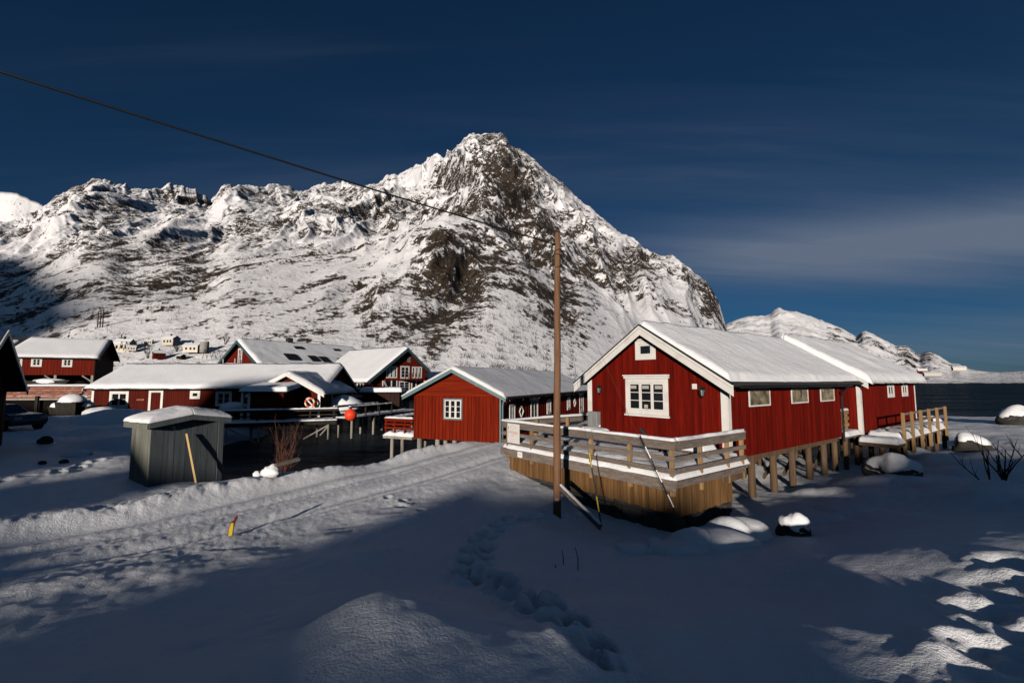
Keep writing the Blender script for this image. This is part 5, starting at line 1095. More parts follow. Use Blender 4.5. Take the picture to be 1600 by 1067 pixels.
# gangway on from the pier to the little shed
GA, GB = Vector((-12.6, 34.2, 0)), Vector((-9.6, 43.5, 0)); gd = GB - GA; GL = gd.length; ANGG = math.atan2(gd.y, gd.x)
gw_ = thing('gangway', 'narrow snowy gangway rising past the red buoy to brown shed', 'gangway', GA, ANGG)
mb = MB(); mb.box(-0.2, GL, -0.7, 0.7, 1.42, 1.52); mb.build('floor', 'dark_wood', gw_)
snow_slab('snow_cover', gw_, [(-0.2, -0.72, 1.522), (GL, -0.72, 1.522), (GL, 0.72, 1.522), (-0.2, 0.72, 1.522)], 0.08, 83, (1, 1, 1, 1), 0.15, 0.1, 0.05)
for y in (-0.68, 0.68):
    mb = MB(); mb.box(-0.2, 5.5, y - 0.03, y + 0.03, 2.24, 2.34); mb.build('rail', 'dark_wood', gw_)
    mb = MB(); mb.box(-0.2, 5.5, y - 0.03, y + 0.03, 1.90, 1.97); mb.build('rail', 'dark_wood', gw_)
    snow_slab('rail_snow', gw_, [(-0.2, y - 0.07, 2.342), (5.5, y - 0.07, 2.342), (5.5, y + 0.07, 2.342), (-0.2, y + 0.07, 2.342)], 0.09, 84, (1, 1, 1, 1), 0.1, 0.05)
    for x in (0, 1.8, 3.6, 5.4): mb = MB(); mb.box(x - 0.04, x + 0.04, y - 0.10, y - 0.035, 1.5, 2.3); mb.build('post', 'dark_wood', gw_)
for x in (0.3, 3.0, 6.0, 9.0):
    for y in (-0.6, 0.6): mb = MB(); mb.tube((x, y, -0.7), (x, y, 1.415), 0.09, n=8); mb.build('stilt', 'pale_pile', gw_, True)

q = at(548, 648, 32.2); mb = MB(); mb.sphere((0, 0, 0), 0.42, nu=24, nv=16)
by = thing('mooring_buoy', 'round bright red buoy hanging at the end of the pier', 'buoy', q)
mb.build('float', 'buoy', by, True)
mb = MB(); mb.tube((0, 0, 0.38), (0, 0, 0.52), 0.09, 0.06, 10); mb.build('eyelet', 'black', by)
mb = MB(); mb.path([(0, 0, 0.5), (0.05, 0.1, 0.6), (0.1, 0.5, 0.5)], 0.02, 6); mb.build('rope', 'dark_wood', by)

# shrub of reddish stems at the water's edge
def stems(name, label, base, nst, hgt, spread, mat, seed, r0=0.016, group=None, branch=3, parts=True):
    rr = random.Random(seed); t = thing(name, label, 'shrub', base, 0, group); mb = MB()
    def shoot(p, d, L_, r, lev):
        pts = [p]; 
        for k in range(5):
            d = (d + Vector((rr.uniform(-.16, .16), rr.uniform(-.16, .16), rr.uniform(-.02, .12)))).normalized(); pts.append(pts[-1] + d * L_ / 5)
        mb.path(pts, r, 5, r * 0.3)
        if lev < 2:
            for _ in range(branch):
                i = rr.randint(1, 4); dd = (d + Vector((rr.uniform(-.8, .8), rr.uniform(-.8, .8), rr.uniform(-.1, .4)))).normalized(); shoot(pts[i], dd, L_ * rr.uniform(0.3, 0.55), r * 0.6, lev + 1)
    for k in range(nst):
        a = rr.uniform(0, 6.28); d = Vector((math.cos(a) * spread * rr.random(), math.sin(a) * spread * rr.random(), 1)).normalized()
        shoot(Vector((rr.uniform(-.18, .18), rr.uniform(-.18, .18), -0.1)), d, hgt * rr.uniform(0.6, 1.1), r0 * rr.uniform(0.7, 1.2), 0)
    mb.build('stems', mat, t); return t
q = at(443, 722, 16.6); stems('waterside_shrub', 'bare shrub of thin red brown stems at the water edge', (q.x, q.y, max(0.2, ground_z(q.x, q.y))), 17, 1.75, 0.55, 'twig', 3, 0.013)
# chunks of snow and a board beside it
for (px_, py_, rx, s, lab) in [(425, 719, 0.24, 4, 'large pale lump of snow beside the bare red shrub'), (404, 724, 0.13, 9, 'small round lump of snow next to the large snow lump')]:
    q = at(px_, py_, 15.1); q.z = ground_z(q.x, q.y) + rx * 0.55; mb = MB(); mb.sphere((0, 0, 0), rx * 1.25, rx, rx * 0.85, 20, 14, 0.16, s); o = tag(mb.build('snow_lump', 'snow', None, True), lab, 'snow lump', 'snow lumps beside the shrub'); o.location = q
a, b = at(430, 727, 15.0), at(467, 717, 15.6); mb = MB(); mb.beam((0, 0, 0), b - a, 0.16, 0.10); o = tag(mb.build('old_board', 'grey_wood'), 'old speckled board sticking out of the snow bank', 'board'); o.location = a

# bare bushes on the shore, sticks in the foreground
for k, (px_, py_, Y_, nst, h_, lab) in enumerate([(1547, 736, 15.2, 4, 1.5, 'dark bare bush with upright branches, shoreward of the two'), (1568, 736, 15.0, 5, 1.6, 'dark bare bush with spreading branches nearer the picture edge')]):
    q = at(px_, py_, Y_); stems('bare_bush', lab, (q.x, q.y, ground_z(q.x, q.y) - 0.02), nst, h_, 0.9, 'dark_twig', 40 + k, 0.03, 'bare bushes on the snowy shore', 2)
for k, (px_, py_, h_, lab) in enumerate([(880, 886, 0.26, 'thin dark stick in the snow, straight one'), (903, 897, 0.38, 'thin dark knobbly stick in the snow, tallest one'), (868, 893, 0.06, 'tiny dark stub of a twig in the snow')]):
    q = hit(px_, py_); mb = MB(); mb.path([(0, 0, -0.08), (0.005, 0, h_ * 0.5), (-0.02 - 0.02 * (k == 1), 0, h_)], 0.010, 5, 0.005); o = tag(mb.build('dead_stick', 'dark_twig'), lab, 'stick', 'dead sticks in the foreground snow'); o.location = (q.x, q.y, ground_z(q.x, q.y))

# boulders
def boulder(px_, py_, Y_, r, label, seed, cap=True, squash=0.7, sink=0.1, group='stones along the shore', zz=None):
    q = at(px_, py_, Y_); z = (ground_z(q.x, q.y) if zz is None else zz) - sink; t = thing('boulder', label, 'boulder', (q.x, q.y, z), seed * 0.7, group)
    def shape(k, lift, cut):
        rr = random.Random(seed); ph = [rr.random() * 6 for _ in range(8)]; vs = []; nu, nv = 30, 18
        for j in range(nv + 1):
            th = math.pi * j / nv
            for i in range(nu):
                a = 2 * math.pi * i / nu; d = Vector((math.sin(th) * math.cos(a), math.sin(th) * math.sin(a), math.cos(th)))
                g = 1 + 0.13 * math.sin(2.3 * d.x + ph[0]) * math.sin(2.9 * d.y + ph[1]) + 0.09 * math.sin(4.1 * d.x + 3 * d.z + ph[2]) + 0.06 * math.sin(6.3 * d.y - 5 * d.z + ph[3]) + 0.03 * math.sin(11 * d.x + 9 * d.y + ph[4])
                e = 0.55 * (abs(d.z) ** 3); p_ = Vector((d.x * g * r * (1 + 0.1 * e), d.y * g * r * 0.85, r * 0.35 + d.z * g * r * squash))
                if k != 1.0:
                    edge = cut + 0.10 * r * math.sin(3 * a + ph[5]) + 0.05 * r * math.sin(7 * a + ph[6]); up = max(0.0, p_.z - edge)
                    w_ = min(1.0, up / (0.16 * r)); p_ = Vector((p_.x * (0.9 + (k - 0.9) * w_), p_.y * (0.9 + (k - 0.9) * w_), (p_.z if up > 0 else edge - 0.02) + lift * w_))
                vs.append(p_)
        m = MB(); m.add(vs, [(j * nu + i, (j + 1) * nu + i, (j + 1) * nu + (i + 1) % nu, j * nu + (i + 1) % nu) for j in range(nv) for i in range(nu)]); return m
    shape(1.0, 0, 0).build('stone', 'concrete', t, True)
    if cap: shape(1.03, 0.10 * min(r, 0.5) + 0.04, r * (0.62 if r < 0.6 else 0.75) * squash).build('snow_cap', 'snow', t, True)
boulder(1240, 808, 10.9, 0.40, 'dark boulder with a white snow cap beside the deck mound', 2, squash=0.85, sink=0.08)
boulder(1590, 652, 38, 1.5, 'jagged dark boulder with snow at the far water edge', 5, sink=0.3)
boulder(1395, 735, 17.5, 0.9, 'broad dark boulder half under snow beside the walkway stilts', 7, sink=0.35)
boulder(1520, 690, 24, 0.9, 'low stone under snow on the shore behind the bare bushes', 9, sink=0.4)
boulder(72, 676, 22.5, 0.32, 'small black stone poking from shaded snow near parked car', 11, cap=False, sink=0.0)
boulder(100, 722, 17.5, 0.16, 'tiny dark stone low in the snow left of grey shed', 13, cap=False, sink=0.03)
boulder(66, 724, 17.2, 0.14, 'tiny dark stone beside the tracks, farther from the grey shed', 17, cap=False, sink=0.03)
boulder(120, 700, 19.5, 0.5, 'flat dark rock streak in the snow slope behind grey shed', 15, cap=True, sink=0.25, squash=0.4)

# ================================================================== THE VILLAGE ACROSS THE HARBOUR
def gable_house(t, L, yl, yr, z0, zr, pitch_l, pitch_r, wall='red_far', verge='teal_dark', ov=0.4, fr=0.4, snow=0.2, seed=0, roof_mat='roof_dark', barge_h=0.28, cell=0.35, bare=()):
    """local: gable at x=0 facing -x, ridge along +x at y=0; yl/yr run of each slope to its wall"""
    zl, zr_ = zr - pitch_l * yl, zr - pitch_r * yr
    mb = MB(); mb.prism([(0, -yr, z0), (0, yl, z0), (0, yl, zl), (0, 0, zr), (0, -yr, zr_)], (L, 0, 0)); mb.build('wall', wall, t)
    for side, yy, pt in ((1, yl, pitch_l), (-1, yr, pitch_r)):
        f = lambda x, d: Vector((x, side * d, zr + 0.10 - pt * d)); d1 = yy + ov
        a = [f(-fr, 0), f(L + fr, 0), f(L + fr, d1), f(-fr, d1)]; a = a if side > 0 else a[::-1]
        mb = MB(); mb.hexa(a + [p + Vector((0, 0, 0.10)) for p in a]); rf = mb.build('roof_slope', roof_mat, t)
        barge(t, f(-fr - 0.01, 0), f(-fr - 0.01, d1 + 0.03), (-1, 0, 0), barge_h, verge, 0.05, 0.10)
        barge(t, f(L + fr + 0.06, 0), f(L + fr + 0.06, d1 + 0.03), (-1, 0, 0), barge_h, verge, 0.05, 0.10)
        if snow:
            P = [f(-fr - 0.02, d1 + 0.03), f(L + fr + 0.02, d1 + 0.03), f(L + fr + 0.02, 0), f(-fr - 0.02, 0)]; P = [p + Vector((0, 0, 0.104)) for p in P]
            if side > 0: P = [P[1], P[0], P[3], P[2]]
            snow_slab('snow_cover', rf, P, snow, seed + side, (1, 1, 0, 1), cell, 0.35, 0.04, 'snow_far', 0.05, 60)
    return t
def place(px, Y): return Vector((tan_of(px) * Y, Y, 0))
def stilts(t, pts, ztop, r=0.12, mat='pale_pile', z0=-0.8):
    for x, y in pts: mb = MB(); mb.tube((x, y, z0), (x, y, ztop), r, r * 0.9, 7); mb.build('stilt', mat, t, True)

# ---- long low house behind the outhouse (front wall faces the camera)
A = thing('long_red_house', 'long low dark red house under one wide snowy roof', 'house', (-35.0, 41.6, 0), 0)
gable_house(A, 19.2, 3.4, 3.4, 1.1, 5.42, 0.51, 0.51, 'red_dull', 'white', 0.5, 0.35, 0.22, 101, barge_h=0.2)
aw = Wall((0, -3.4, 0), (1, 0, 0), (0, -1, 0))
for a0, a1, z0_, z1_, c_, r_ in [(1.45, 3.05, 2.02, 3.38, 2, 2), (8.15, 9.0, 2.75, 3.45, 1, 1), (10.3, 11.65, 2.15, 3.4, 2, 2)]:
    window(A, aw, a0, a1, z0_, z1_, c_, r_, 0.17, n0=0.0, simple=True)
mb = MB(); aw.box(mb, 4.95, 5.75, 1.1, 3.28, 0, 0.04); dr = mb.build('door', 'red_dull', A)
mb = MB(); aw.box(mb, 4.75, 4.945, 1.1, 3.5, 0, 0.07); aw.box(mb, 5.755, 5.95, 1.1, 3.5, 0, 0.07); aw.box(mb, 4.945, 5.755, 3.285, 3.5, 0, 0.07); mb.build('frame', 'white', dr)
for a0 in (-0.02, 13.0): mb = MB(); aw.box(mb, a0, a0 + 0.2, 1.0, 3.62, 0, 0.06); mb.build('corner_board', 'white', A)
mb = MB(); aw.box(mb, -0.3, 19.4, 3.50, 3.58, 0.42, 0.5); mb.build('fascia_board', 'dark_wood', A)
mb = MB(); aw.box(mb, 3.75, 4.35, 2.62, 2.74, 0, 0.03); mb.build('name_board', 'plank_red', A)
t = thing('gabled_wing', 'dark red gabled wing with white barge boards and lifebuoy at the pier', 'house', (-17.2, 35.2, 0), R(90))
gable_house(t, 6.5, 2.55, 2.45, 1.3, 4.62, 0.54, 0.54, 'red_dull', 'white', 0.45, 0.4, 0.22, 105, barge_h=0.22)
gw2 = Wall((0, 0, 0), (0, 1, 0), (-1, 0, 0))
mb = MB(); gw2.box(mb, -2.50, -2.30, 1.3, 3.3, 0, 0.06); mb.build('corner_board', 'white', t)
mb = MB(); gw2.box(mb, -2.5, -2.3, 1.3, 3.2, -2.4, -2.2); mb.build('corner_post', 'white', t)
t = thing('porch_shed', 'dark red lean-to porch with flat snowy roof before gabled wing', 'shed', (-19.0, 33.0, 0), 0)
mb = MB(); mb.box(0, 2.55, 0, 2.1, 1.38, 3.45); mb.build('wall', 'red_dull', t)
mb = MB(); mb.hexa([Vector(p) for p in [(-0.45, -0.3, 3.42), (2.9, -0.3, 3.42), (2.9, 2.1, 3.75), (-0.45, 2.1, 3.75), (-0.45, -0.3, 3.5), (2.9, -0.3, 3.5), (2.9, 2.1, 3.83), (-0.45, 2.1, 3.83)]]); rf = mb.build('roof', 'roof_dark', t)
snow_slab('snow_cover', rf, [(-0.5, -0.35, 3.503), (2.95, -0.35, 3.503), (2.95, 2.1, 3.835), (-0.5, 2.1, 3.835)], 0.3, 107, (1, 1, 0, 1), 0.12, 0.25, 0.03)
mb = MB(); mb.box(-0.02, 0.17, -0.04, 0.0, 1.4, 3.42); mb.build('corner_board', 'white', t)
for x in (-0.4,): mb = MB(); mb.box(x, x + 0.14, -0.2, -0.06, 1.4, 3.42); mb.build('post', 'white', t)
q = at(484, 629, 34.6); lb = thing('lifebuoy', 'orange and white lifebuoy hung on the gabled wing', 'lifebuoy', q); nseg = 8
for k in range(nseg):
    mb = MB(); mb.path([(0.33 * math.cos(a), 0, 0.33 * math.sin(a)) for a in [2 * math.pi * (k + j / 5) / nseg for j in range(6)]], 0.075, 8); mb.build('ring_segment', 'orange' if k % 2 else 'white', lb, True)
mb = MB(); mb.beam((-0.2, 0.02, 0.2), (0.35, 0.02, -0.35), 0.04, 0.09); mb.build('strap', 'white', lb)
for px_, py_, Y_, r, s, lab in [(365, 637, 36.5, 0.8, 3, 'heap of snow against the wall of the long house'), (535, 633, 38.5, 1.3, 6, 'broad snow heap behind the pier beside the gabled wing'), (160, 647, 33.5, 0.9, 8, 'white sunlit snow heap at the corner of long house')]:
    q = at(px_, py_, Y_); mb = MB(); mb.sphere((0, 0, 0), r * 1.4, r, r * 0.6, 18, 10, 0.08, s); o = tag(mb.build('snow_heap', 'snow', None, True), lab, 'snow heap', 'snow heaps around the long house'); o.location = q

# ---- little brown shed on its own stilts beyond the gangway
t = thing('boat_shed', 'small dark brown shed with flat snowy roof on the quay', 'shed', place(567, 45.5), R(8))
mb = MB(); mb.box(0, 3.6, 0, 3.2, 1.55, 3.05); mb.build('wall', 'brown_far', t)
mb = MB(); mb.box(-0.25, 3.85, -0.3, 3.4, 3.052, 3.13); rf = mb.build('roof', 'roof_dark', t)
snow_slab('snow_cover', rf, [(-0.28, -0.33, 3.133), (3.88, -0.33, 3.133), (3.88, 3.4, 3.133), (-0.28, 3.4, 3.133)], 0.42, 111, (1, 1, 1, 1), 0.14, 0.22, 0.03)
mb = MB(); mb.box(-0.4, 4.2, -0.4, 3.4, 1.40, 1.545); mb.build('platform', 'dark_wood', t)
stilts(t, [(0, 0), (1.8, 0), (3.8, 0), (0, 3), (3.8, 3)], 1.395, 0.11)

# ---- big twin-gabled house: long wing
c = place(375, 58); Cb = thing('big_red_house', 'big red house with green edged gable and skylights in its snowy roof', 'house', (c.x, c.y, 0), R(57))
gable_house(Cb, 16.5, 6.0, 5.8, 2.6, 9.15, 0.60, 0.60, 'red_far', 'teal_dark', 0.5, 0.6, 0.28, 121, barge_h=0.42)
cw = Wall((0, 0, 0), (0, 1, 0), (-1, 0, 0))
window(Cb, cw, -0.25, 0.75, 6.2, 8.35, 2, 3, 0.12, n0=0.0, simple=True)
for a0 in (-4.2, 3.2): window(Cb, cw, a0, a0 + 1.6, 4.3, 6.0, 2, 2, 0.14, n0=0.0, simple=True)
mb = MB(); cw.box(mb, -0.6, 2.6, 5.85, 6.0, 0.0, 1.0); bal = mb.build('balcony', 'white', Cb)
for a0 in (-0.5, 2.5): mb = MB(); cw.box(mb, a0, a0 + 0.08, 6.0, 7.0, 0.9, 0.98); mb.build('post', 'white', bal)
for x, d, ww, hh in [(3.6, 3.3, 1.7, 1.4), (6.9, 3.5, 1.2, 1.3), (8.5, 3.6, 1.2, 1.3), (11.3, 3.8, 1.2, 1.2), (12.8, 3.9, 1.2, 1.2), (6.2, 1.3, 1.3, 0.6), (12.4, 1.3, 1.1, 0.5)]:
    f = lambda xx, dd: Vector((xx, -dd, 9.15 + 0.56 - 0.60 * dd)); a = [f(x, d), f(x + ww, d), f(x + ww, d + hh), f(x, d + hh)][::-1]
    mb = MB(); mb.hexa(a + [p + Vector((0, 0, 0.07)) for p in a]); mb.build('skylight', 'black', Cb)
mb = MB(); mb.box(6.0, 6.7, -0.35, 0.35, 9.2, 10.15); mb.build('chimney', 'roof_dark', Cb)
sw = Wall((0, -5.8, 0), (1, 0, 0), (0, -1, 0))
window(Cb, sw, 11.2, 14.0, 4.45, 5.3, 3, 1, 0.12, n0=0.0, simple=True)
for k in range(4): window(Cb, sw, 11.0 + k * 1.05, 11.95 + k * 1.05, 2.75, 4.15, 2, 3, 0.09, n0=0.0, simple=True)
mb = MB(); mb.box(8, 19, -8.4, -5.85, 2.45, 2.62); mb.build('terrace', 'pale_pile', Cb)
for k in range(9): mb = MB(); mb.box(8.1 + k * 1.3, 8.2 + k * 1.3, -8.35, -8.25, 2.62, 3.5); mb.build('rail_post', 'brown_far', Cb)
mb = MB(); mb.box(8.1, 19, -8.36, -8.24, 3.42, 3.52); mb.build('rail', 'brown_far', Cb)
stilts(Cb, [(x, y) for x in (1, 5, 9, 13, 18) for y in (-8, -5.5)], 2.44, 0.14)
# ---- its front wing with many white windows
c = place(632, 58); Db = thing('windowed_red_house', 'tall red gable with rows of white windows above glazed ground floor', 'house', (c.x, c.y, 0), R(140.3))
gable_house(Db, 12.5, 5.4, 3.5, 2.55, 8.2, 0.74, 0.78, 'red_far', 'teal_dark', 0.4, 0.6, 0.24, 131, barge_h=0.42)
dw = Wall((0, 0, 0), (0, 1, 0), (-1, 0, 0))
for a0 in (-2.75, -2.2, -1.65, 1.15, 1.7, 2.25): window(Db, dw, a0, a0 + 0.5, 4.55, 6.05, 1, 3, 0.10, n0=0.0, simple=True)
window(Db, dw, -0.75, 0.65, 4.5, 6.1, 2, 3, 0.12, n0=0.0, simple=True)
for a0 in (-0.9, 0.75): mb = MB(); dw.box(mb, a0, a0 + 0.5, 6.55, 7.3, 0, 0.04); mb.build('shutter', 'shed_side', Db)
window(Db, dw, -0.85, 0.85, 2.6, 4.2, 2, 4, 0.12, n0=0.01, simple=True)
mb = MB(); dw.box(mb, -3.3, 3.3, 2.6, 4.25, 0.0, 0.02); 
mb = MB(); dw.box(mb, -3.2, -0.95, 2.6, 4.22, 0.0, 0.012); mb.build('dark_glazing', 'glass', Db)
mb = MB(); dw.box(mb, 0.95, 3.2, 2.6, 4.22, 0.0, 0.012); mb.build('dark_glazing', 'glass', Db)
for a0 in (-3.25, -1.9, -1.2, 1.1, 1.9, 3.15): mb = MB(); dw.box(mb, a0, a0 + 0.13, 2.6, 4.25, 0.0, 0.07); mb.build('post', 'white', Db)
for s in (-1, 1): mb = MB(); mb.beam(dw.p(s * 3.2, 4.2, 0.25), dw.p(s * 2.3, 2.9, 0.05), 0.06, 0.22); mb.build('brace', 'white', Db)
mb = MB(); mb.box(-1.6, -0.1, -1.1, 1.1, 4.32, 4.42); bal = mb.build('balcony', 'red_far', Db)
for k in range(5): mb = MB(); mb.box(-1.58, -1.52, -1.1 + k * 0.53, -1.04 + k * 0.53, 4.42, 5.2); mb.build('rail_post', 'red_far', bal)
mb = MB(); mb.box(-2.6, 14, -5, 7.5, 2.36, 2.54); mb.build('terrace', 'pale_pile', Db)
lw = Wall((0, 5.4, 0), (1, 0, 0), (0, 1, 0))
for a0, ww, m_ in [(0.6, 1.5, 'window'), (2.6, 1.2, 'window'), (4.4, 1.0, 'door'), (6.0, 1.6, 'window'), (8.2, 1.6, 'window')]:
    if m_ == 'window': window(Db, lw, a0, a0 + ww, 3.2, 4.1, 2, 1, 0.14, n0=0.0, simple=True)
    else: mb = MB(); lw.box(mb, a0, a0 + ww, 2.55, 4.1, 0, 0.05); mb.build('door', 'cream', Db)
for k in range(5): mb = MB(); mb.box(0.2 + k * 2.6, 0.36 + k * 2.6, 7.0, 7.16, 2.55, 3.9); mb.build('veranda_post', 'post_wood', Db)
mb = MB(); mb.box(0.0, 12.5, 7.1, 7.2, 3.35, 3.45); mb.build('rail', 'post_wood', Db)
stilts(Db, [(x, y) for x in (-2.3, 0, 2.5, 5) for y in (-4.5, -2.2, 0, 2.2, 4.5, 7)], 2.35, 0.15)
# ---- blue-shaded roof to the right of the gable
c = place(700, 72); t = thing('boathouse', 'low boathouse with shaded snow roof behind the orange cabin', 'house', (c.x - 3, c.y, 0), R(20))
gable_house(t, 9, 3.2, 3.2, 1.2, 5.2, 0.5, 0.5, 'red_far', 'teal_dark', 0.4, 0.4, 0.25, 141)
# ---- barn on the quay, far left
c = Vector((-55.0, 60.0, 0)); B = thing('quay_barn', 'long red barn with patchy snow roof and open ground floor', 'barn', c, R(27.3))
mb = MB(); mb.box(-34, 0, 0, 7.6, 4.95, 7.25); mb.build('wall', 'red_barn', B)
mb = MB(); mb.prism([(0, 0, 7.25), (0, 7.6, 7.25), (0, 3.8, 9.7)], (-34, 0, 0)); mb.build('gable_wall', 'brown_far', B)
mb = MB(); mb.box(0.005, 0.06, 0, 7.6, 2.4, 7.24); mb.build('end_wall', 'brown_far', B)
mb = MB(); mb.box(-34, 0, 3.4, 3.6, 2.3, 4.94); mb.build('shade_sheet', 'void', B)  # black sheet painting the dimness of the open ground floor
for side in (1, -1):
    f = lambda x, d: Vector((x, 3.8 + side * d, 9.85 - 0.645 * d)); d1 = 4.35
    a = [f(-34.5, 0), f(0.6, 0), f(0.6, d1), f(-34.5, d1)]; a = a if side > 0 else a[::-1]
    mb = MB(); mb.hexa(a + [p + Vector((0, 0, 0.10)) for p in a]); rf = mb.build('roof_slope', 'roof_dark', B)
    barge(B, f(0.62, 0), f(0.62, d1), (1, 0, 0), 0.3, 'brown_far', 0.05, 0.1)
    if side < 0:
        for x0, x1, dd0, dd1 in [(-34.4, -9.2, 4.32, 0.75), (-8.9, 0.55, 4.32, 0.06), (-34.4, -28, 0.7, 0.05)]:
            P = [f(x0, dd0), f(x1, dd0), f(x1 + 1.0 if x1 < 0 else x1, dd1), f(x0, dd1)] if x1 < 0 else [f(x0, dd0), f(x1, dd0), f(x1, dd1), f(x0 + 1.2, dd1)]
            snow_slab('snow_cover', rf, [p + Vector((0, 0, 0.103)) for p in P], 0.2, 151, (1, 1, 1, 1), 0.4, 0.3, 0.04, 'snow_far', 0, 60)
bw = Wall((0, 0, 0), (-1, 0, 0), (0, -1, 0))
for a0 in (2.2, 5.1, 6.9, 12.5): window(B, bw, a0, a0 + 1.0, 6.0, 7.1, 2, 2, 0.16, n0=0.0, simple=True)
for k in range(10):
    mb = MB(); mb.box(-0.3 - k * 3.6, -0.05 - k * 3.6, 0.05, 0.3, 2.3, 4.95); mb.build('post', 'pale_pile', B)
    mb = MB(); mb.beam((-0.2 - k * 3.6, 0.17, 4.1), (-1.2 - k * 3.6, 0.17, 4.9), 0.15, 0.15); mb.build('brace', 'pale_pile', B)
# quay in front of the barn: plank wall, each plank a piece
qy = thing('quay_wall', 'worn red plank quay wall with snow along its planks', 'quay', (-60, 52.5, 0), R(6))
rr = random.Random(8)
for k in range(5):
    for s in range(6):
        mb = MB(); x0 = -8 + s * 6.0 + rr.uniform(-0.4, 0.4); mb.box(x0, x0 + 5.95, -0.05 + rr.uniform(-0.03, 0.03), 0.1, 2.25 + k * 0.26, 2.47 + k * 0.26); mb.build('plank', 'plank_red', qy)
mb = MB(); mb.box(-8, 28, -0.3, 6, 3.56, 3.62); mb.build('deck', 'pale_pile', qy)
snow_slab('snow_cover', qy, [(-8, -0.35, 3.622), (28, -0.35, 3.622), (28, 6, 3.622), (-8, 6, 3.622)], 0.2, 161, (1, 1, 0, 1), 0.5, 0.3, 0.08, 'snow_far')
mb = MB(); mb.box(-8, 28, -0.15, 0.02, 2.02, 2.2); mb.build('waling', 'pale_pile', qy)
for k in range(9): mb = MB(); mb.box(-7.5 + k * 4.2, -7.2 + k * 4.2, -0.3, -0.16, -0.8, 2.5); mb.build('stilt', 'dark_wood', qy)
mb = MB(); mb.box(-8, 28, 0.2, 0.5, 0, 2.2); mb.build('shade_backing', 'void', qy)  # black sheet painting the shade beneath the quay planks
# snow covered boat on the quay
q = at(78, 603, 55); t = thing('covered_boat', 'small boat under snow on the quay before the barn', 'boat', q, R(6))
mb = MB(); mb.prism([(-2.2, -0.6, 0.0), (1.8, -0.6, 0), (2.6, -0.6, 0.7), (-2.4, -0.6, 0.6)], (0, 1.2, 0)); mb.build('hull', 'dark_wood', t)
mb = MB(); mb.sphere((0, 0, 0.5), 2.0, 0.7, 0.4, 18, 10, 0.08, 2); mb.build('snow_cover', 'snow', t, True)
# ---- dark building at the picture's left edge
E_ = thing('dark_boathouse', 'dark boarded building with white verge at the picture edge', 'house', (-23.3, 21.7, 0), R(145 - 90 + 0) )
E_.rotation_euler = (0, 0, math.atan2(-0.82, 0.57) - math.pi / 2); 
ed = Vector((0.57, -0.82, 0)); en = Vector((0.82, 0.57, 0))
E_.rotation_euler = (0, 0, math.atan2(en.y, en.x)); # local +x = outward normal of the gable, +y = up-slope side away
mb = MB(); mb.prism([(-0.35, -0.45, 0.8), (-0.35, -6.4, 0.8), (-0.35, -6.4, 4.05), (-0.35, -3.4, 6.2), (-0.35, -0.45, 4.05)], (-9, 0, 0)); mb.build('wall_core', 'brown_far', E_)
board_wall(E_, Wall((-0.35, 0, 0), (0, -1, 0), (1, 0, 0)), 0.45, 3.4, 0.8, (lambda a: 4.05 + (a - 0.45) * 0.73, -9), 'brown_far', 0.2, seed=41)
for s in (1, -1):
    f = lambda x, d: Vector((x, -3.4 + s * d, 6.3 - 0.73 * d)); a = [f(-9.6, 0), f(0.2, 0), f(0.2, 3.5), f(-9.6, 3.5)]; a = a if s > 0 else a[::-1]
    mb = MB(); mb.hexa(a + [p + Vector((0, 0, 0.1)) for p in a]); rf = mb.build('roof_slope', 'roof_dark', E_)
    barge(E_, f(0.2, 0), f(0.2, 3.52), (1, 0, 0), 0.22, 'white', 0.05, 0.1)
    P = [f(-9.6, 3.5), f(0.2, 3.5), f(0.2, 0), f(-9.6, 0)]; P = [p + Vector((0, 0, 0.104)) for p in P]
    if s > 0: P = [P[1], P[0], P[3], P[2]]
    snow_slab('snow_cover', rf, P, 0.15, 171, (1, 1, 0, 1), 0.4, 0.2, 0.03)
# parked car beside it
q = place(26, 26.5); gz = ground_z(q.x, q.y); car = thing('parked_car', 'dark parked car with its nose behind the dark boathouse', 'car', (q.x, q.y, gz - 0.05), R(-8))
prof = [(-2.9, 0.35), (1.15, 0.32), (1.28, 0.55), (1.22, 0.80), (0.9, 0.93), (0.1, 1.02), (-0.75, 1.46), (-2.2, 1.48), (-2.95, 1.1)]
mb = MB(); ws_ = []
for yy, k in ((-0.80, 0.94), (-0.86, 1.0), (0.86, 1.0), (0.80, 0.94)):
    ws_ += [(x * 1.0, yy * (1 if z < 1.0 else 0.82), 0.35 + (z - 0.35) * k) for x, z in prof]
n = len(prof)
for s in range(3):
    pass
fs = [(s * n + i, s * n + (i + 1) % n, (s + 1) * n + (i + 1) % n, (s + 1) * n + i) for s in range(3) for i in range(n)] + [tuple(range(n))[::-1], tuple(range(3 * n, 4 * n))]
mb.add(ws_, fs); mb.build('body', 'car', car, bevel=0.04)
mb = MB(); mb.add([(0.08, -0.66, 1.05), (0.08, 0.66, 1.05), (-0.70, 0.60, 1.45), (-0.70, -0.60, 1.45)], [(0, 1, 2, 3)]); mb.build('windscreen', 'glass', car)
for yy in (-0.87, 0.87):
    mb = MB(); mb.add([(-0.1, yy * 0.97, 1.03), (-1.9, yy * 0.97, 1.03), (-1.8, yy * 0.86, 1.40), (-0.72, yy * 0.86, 1.40)], [(0, 1, 2, 3)]); mb.build('side_window', 'glass', car)
    for xx in (0.55, -1.95): mb = MB(); mb.tube((xx, yy - 0.09, 0.33), (xx, yy + 0.09, 0.33), 0.33, n=18); wh = mb.build('wheel', 'tyre', car, True); mb = MB(); mb.tube((xx, yy - 0.10, 0.33), (xx, yy + 0.10, 0.33), 0.18, n=12); mb.build('hub', 'metal', wh)
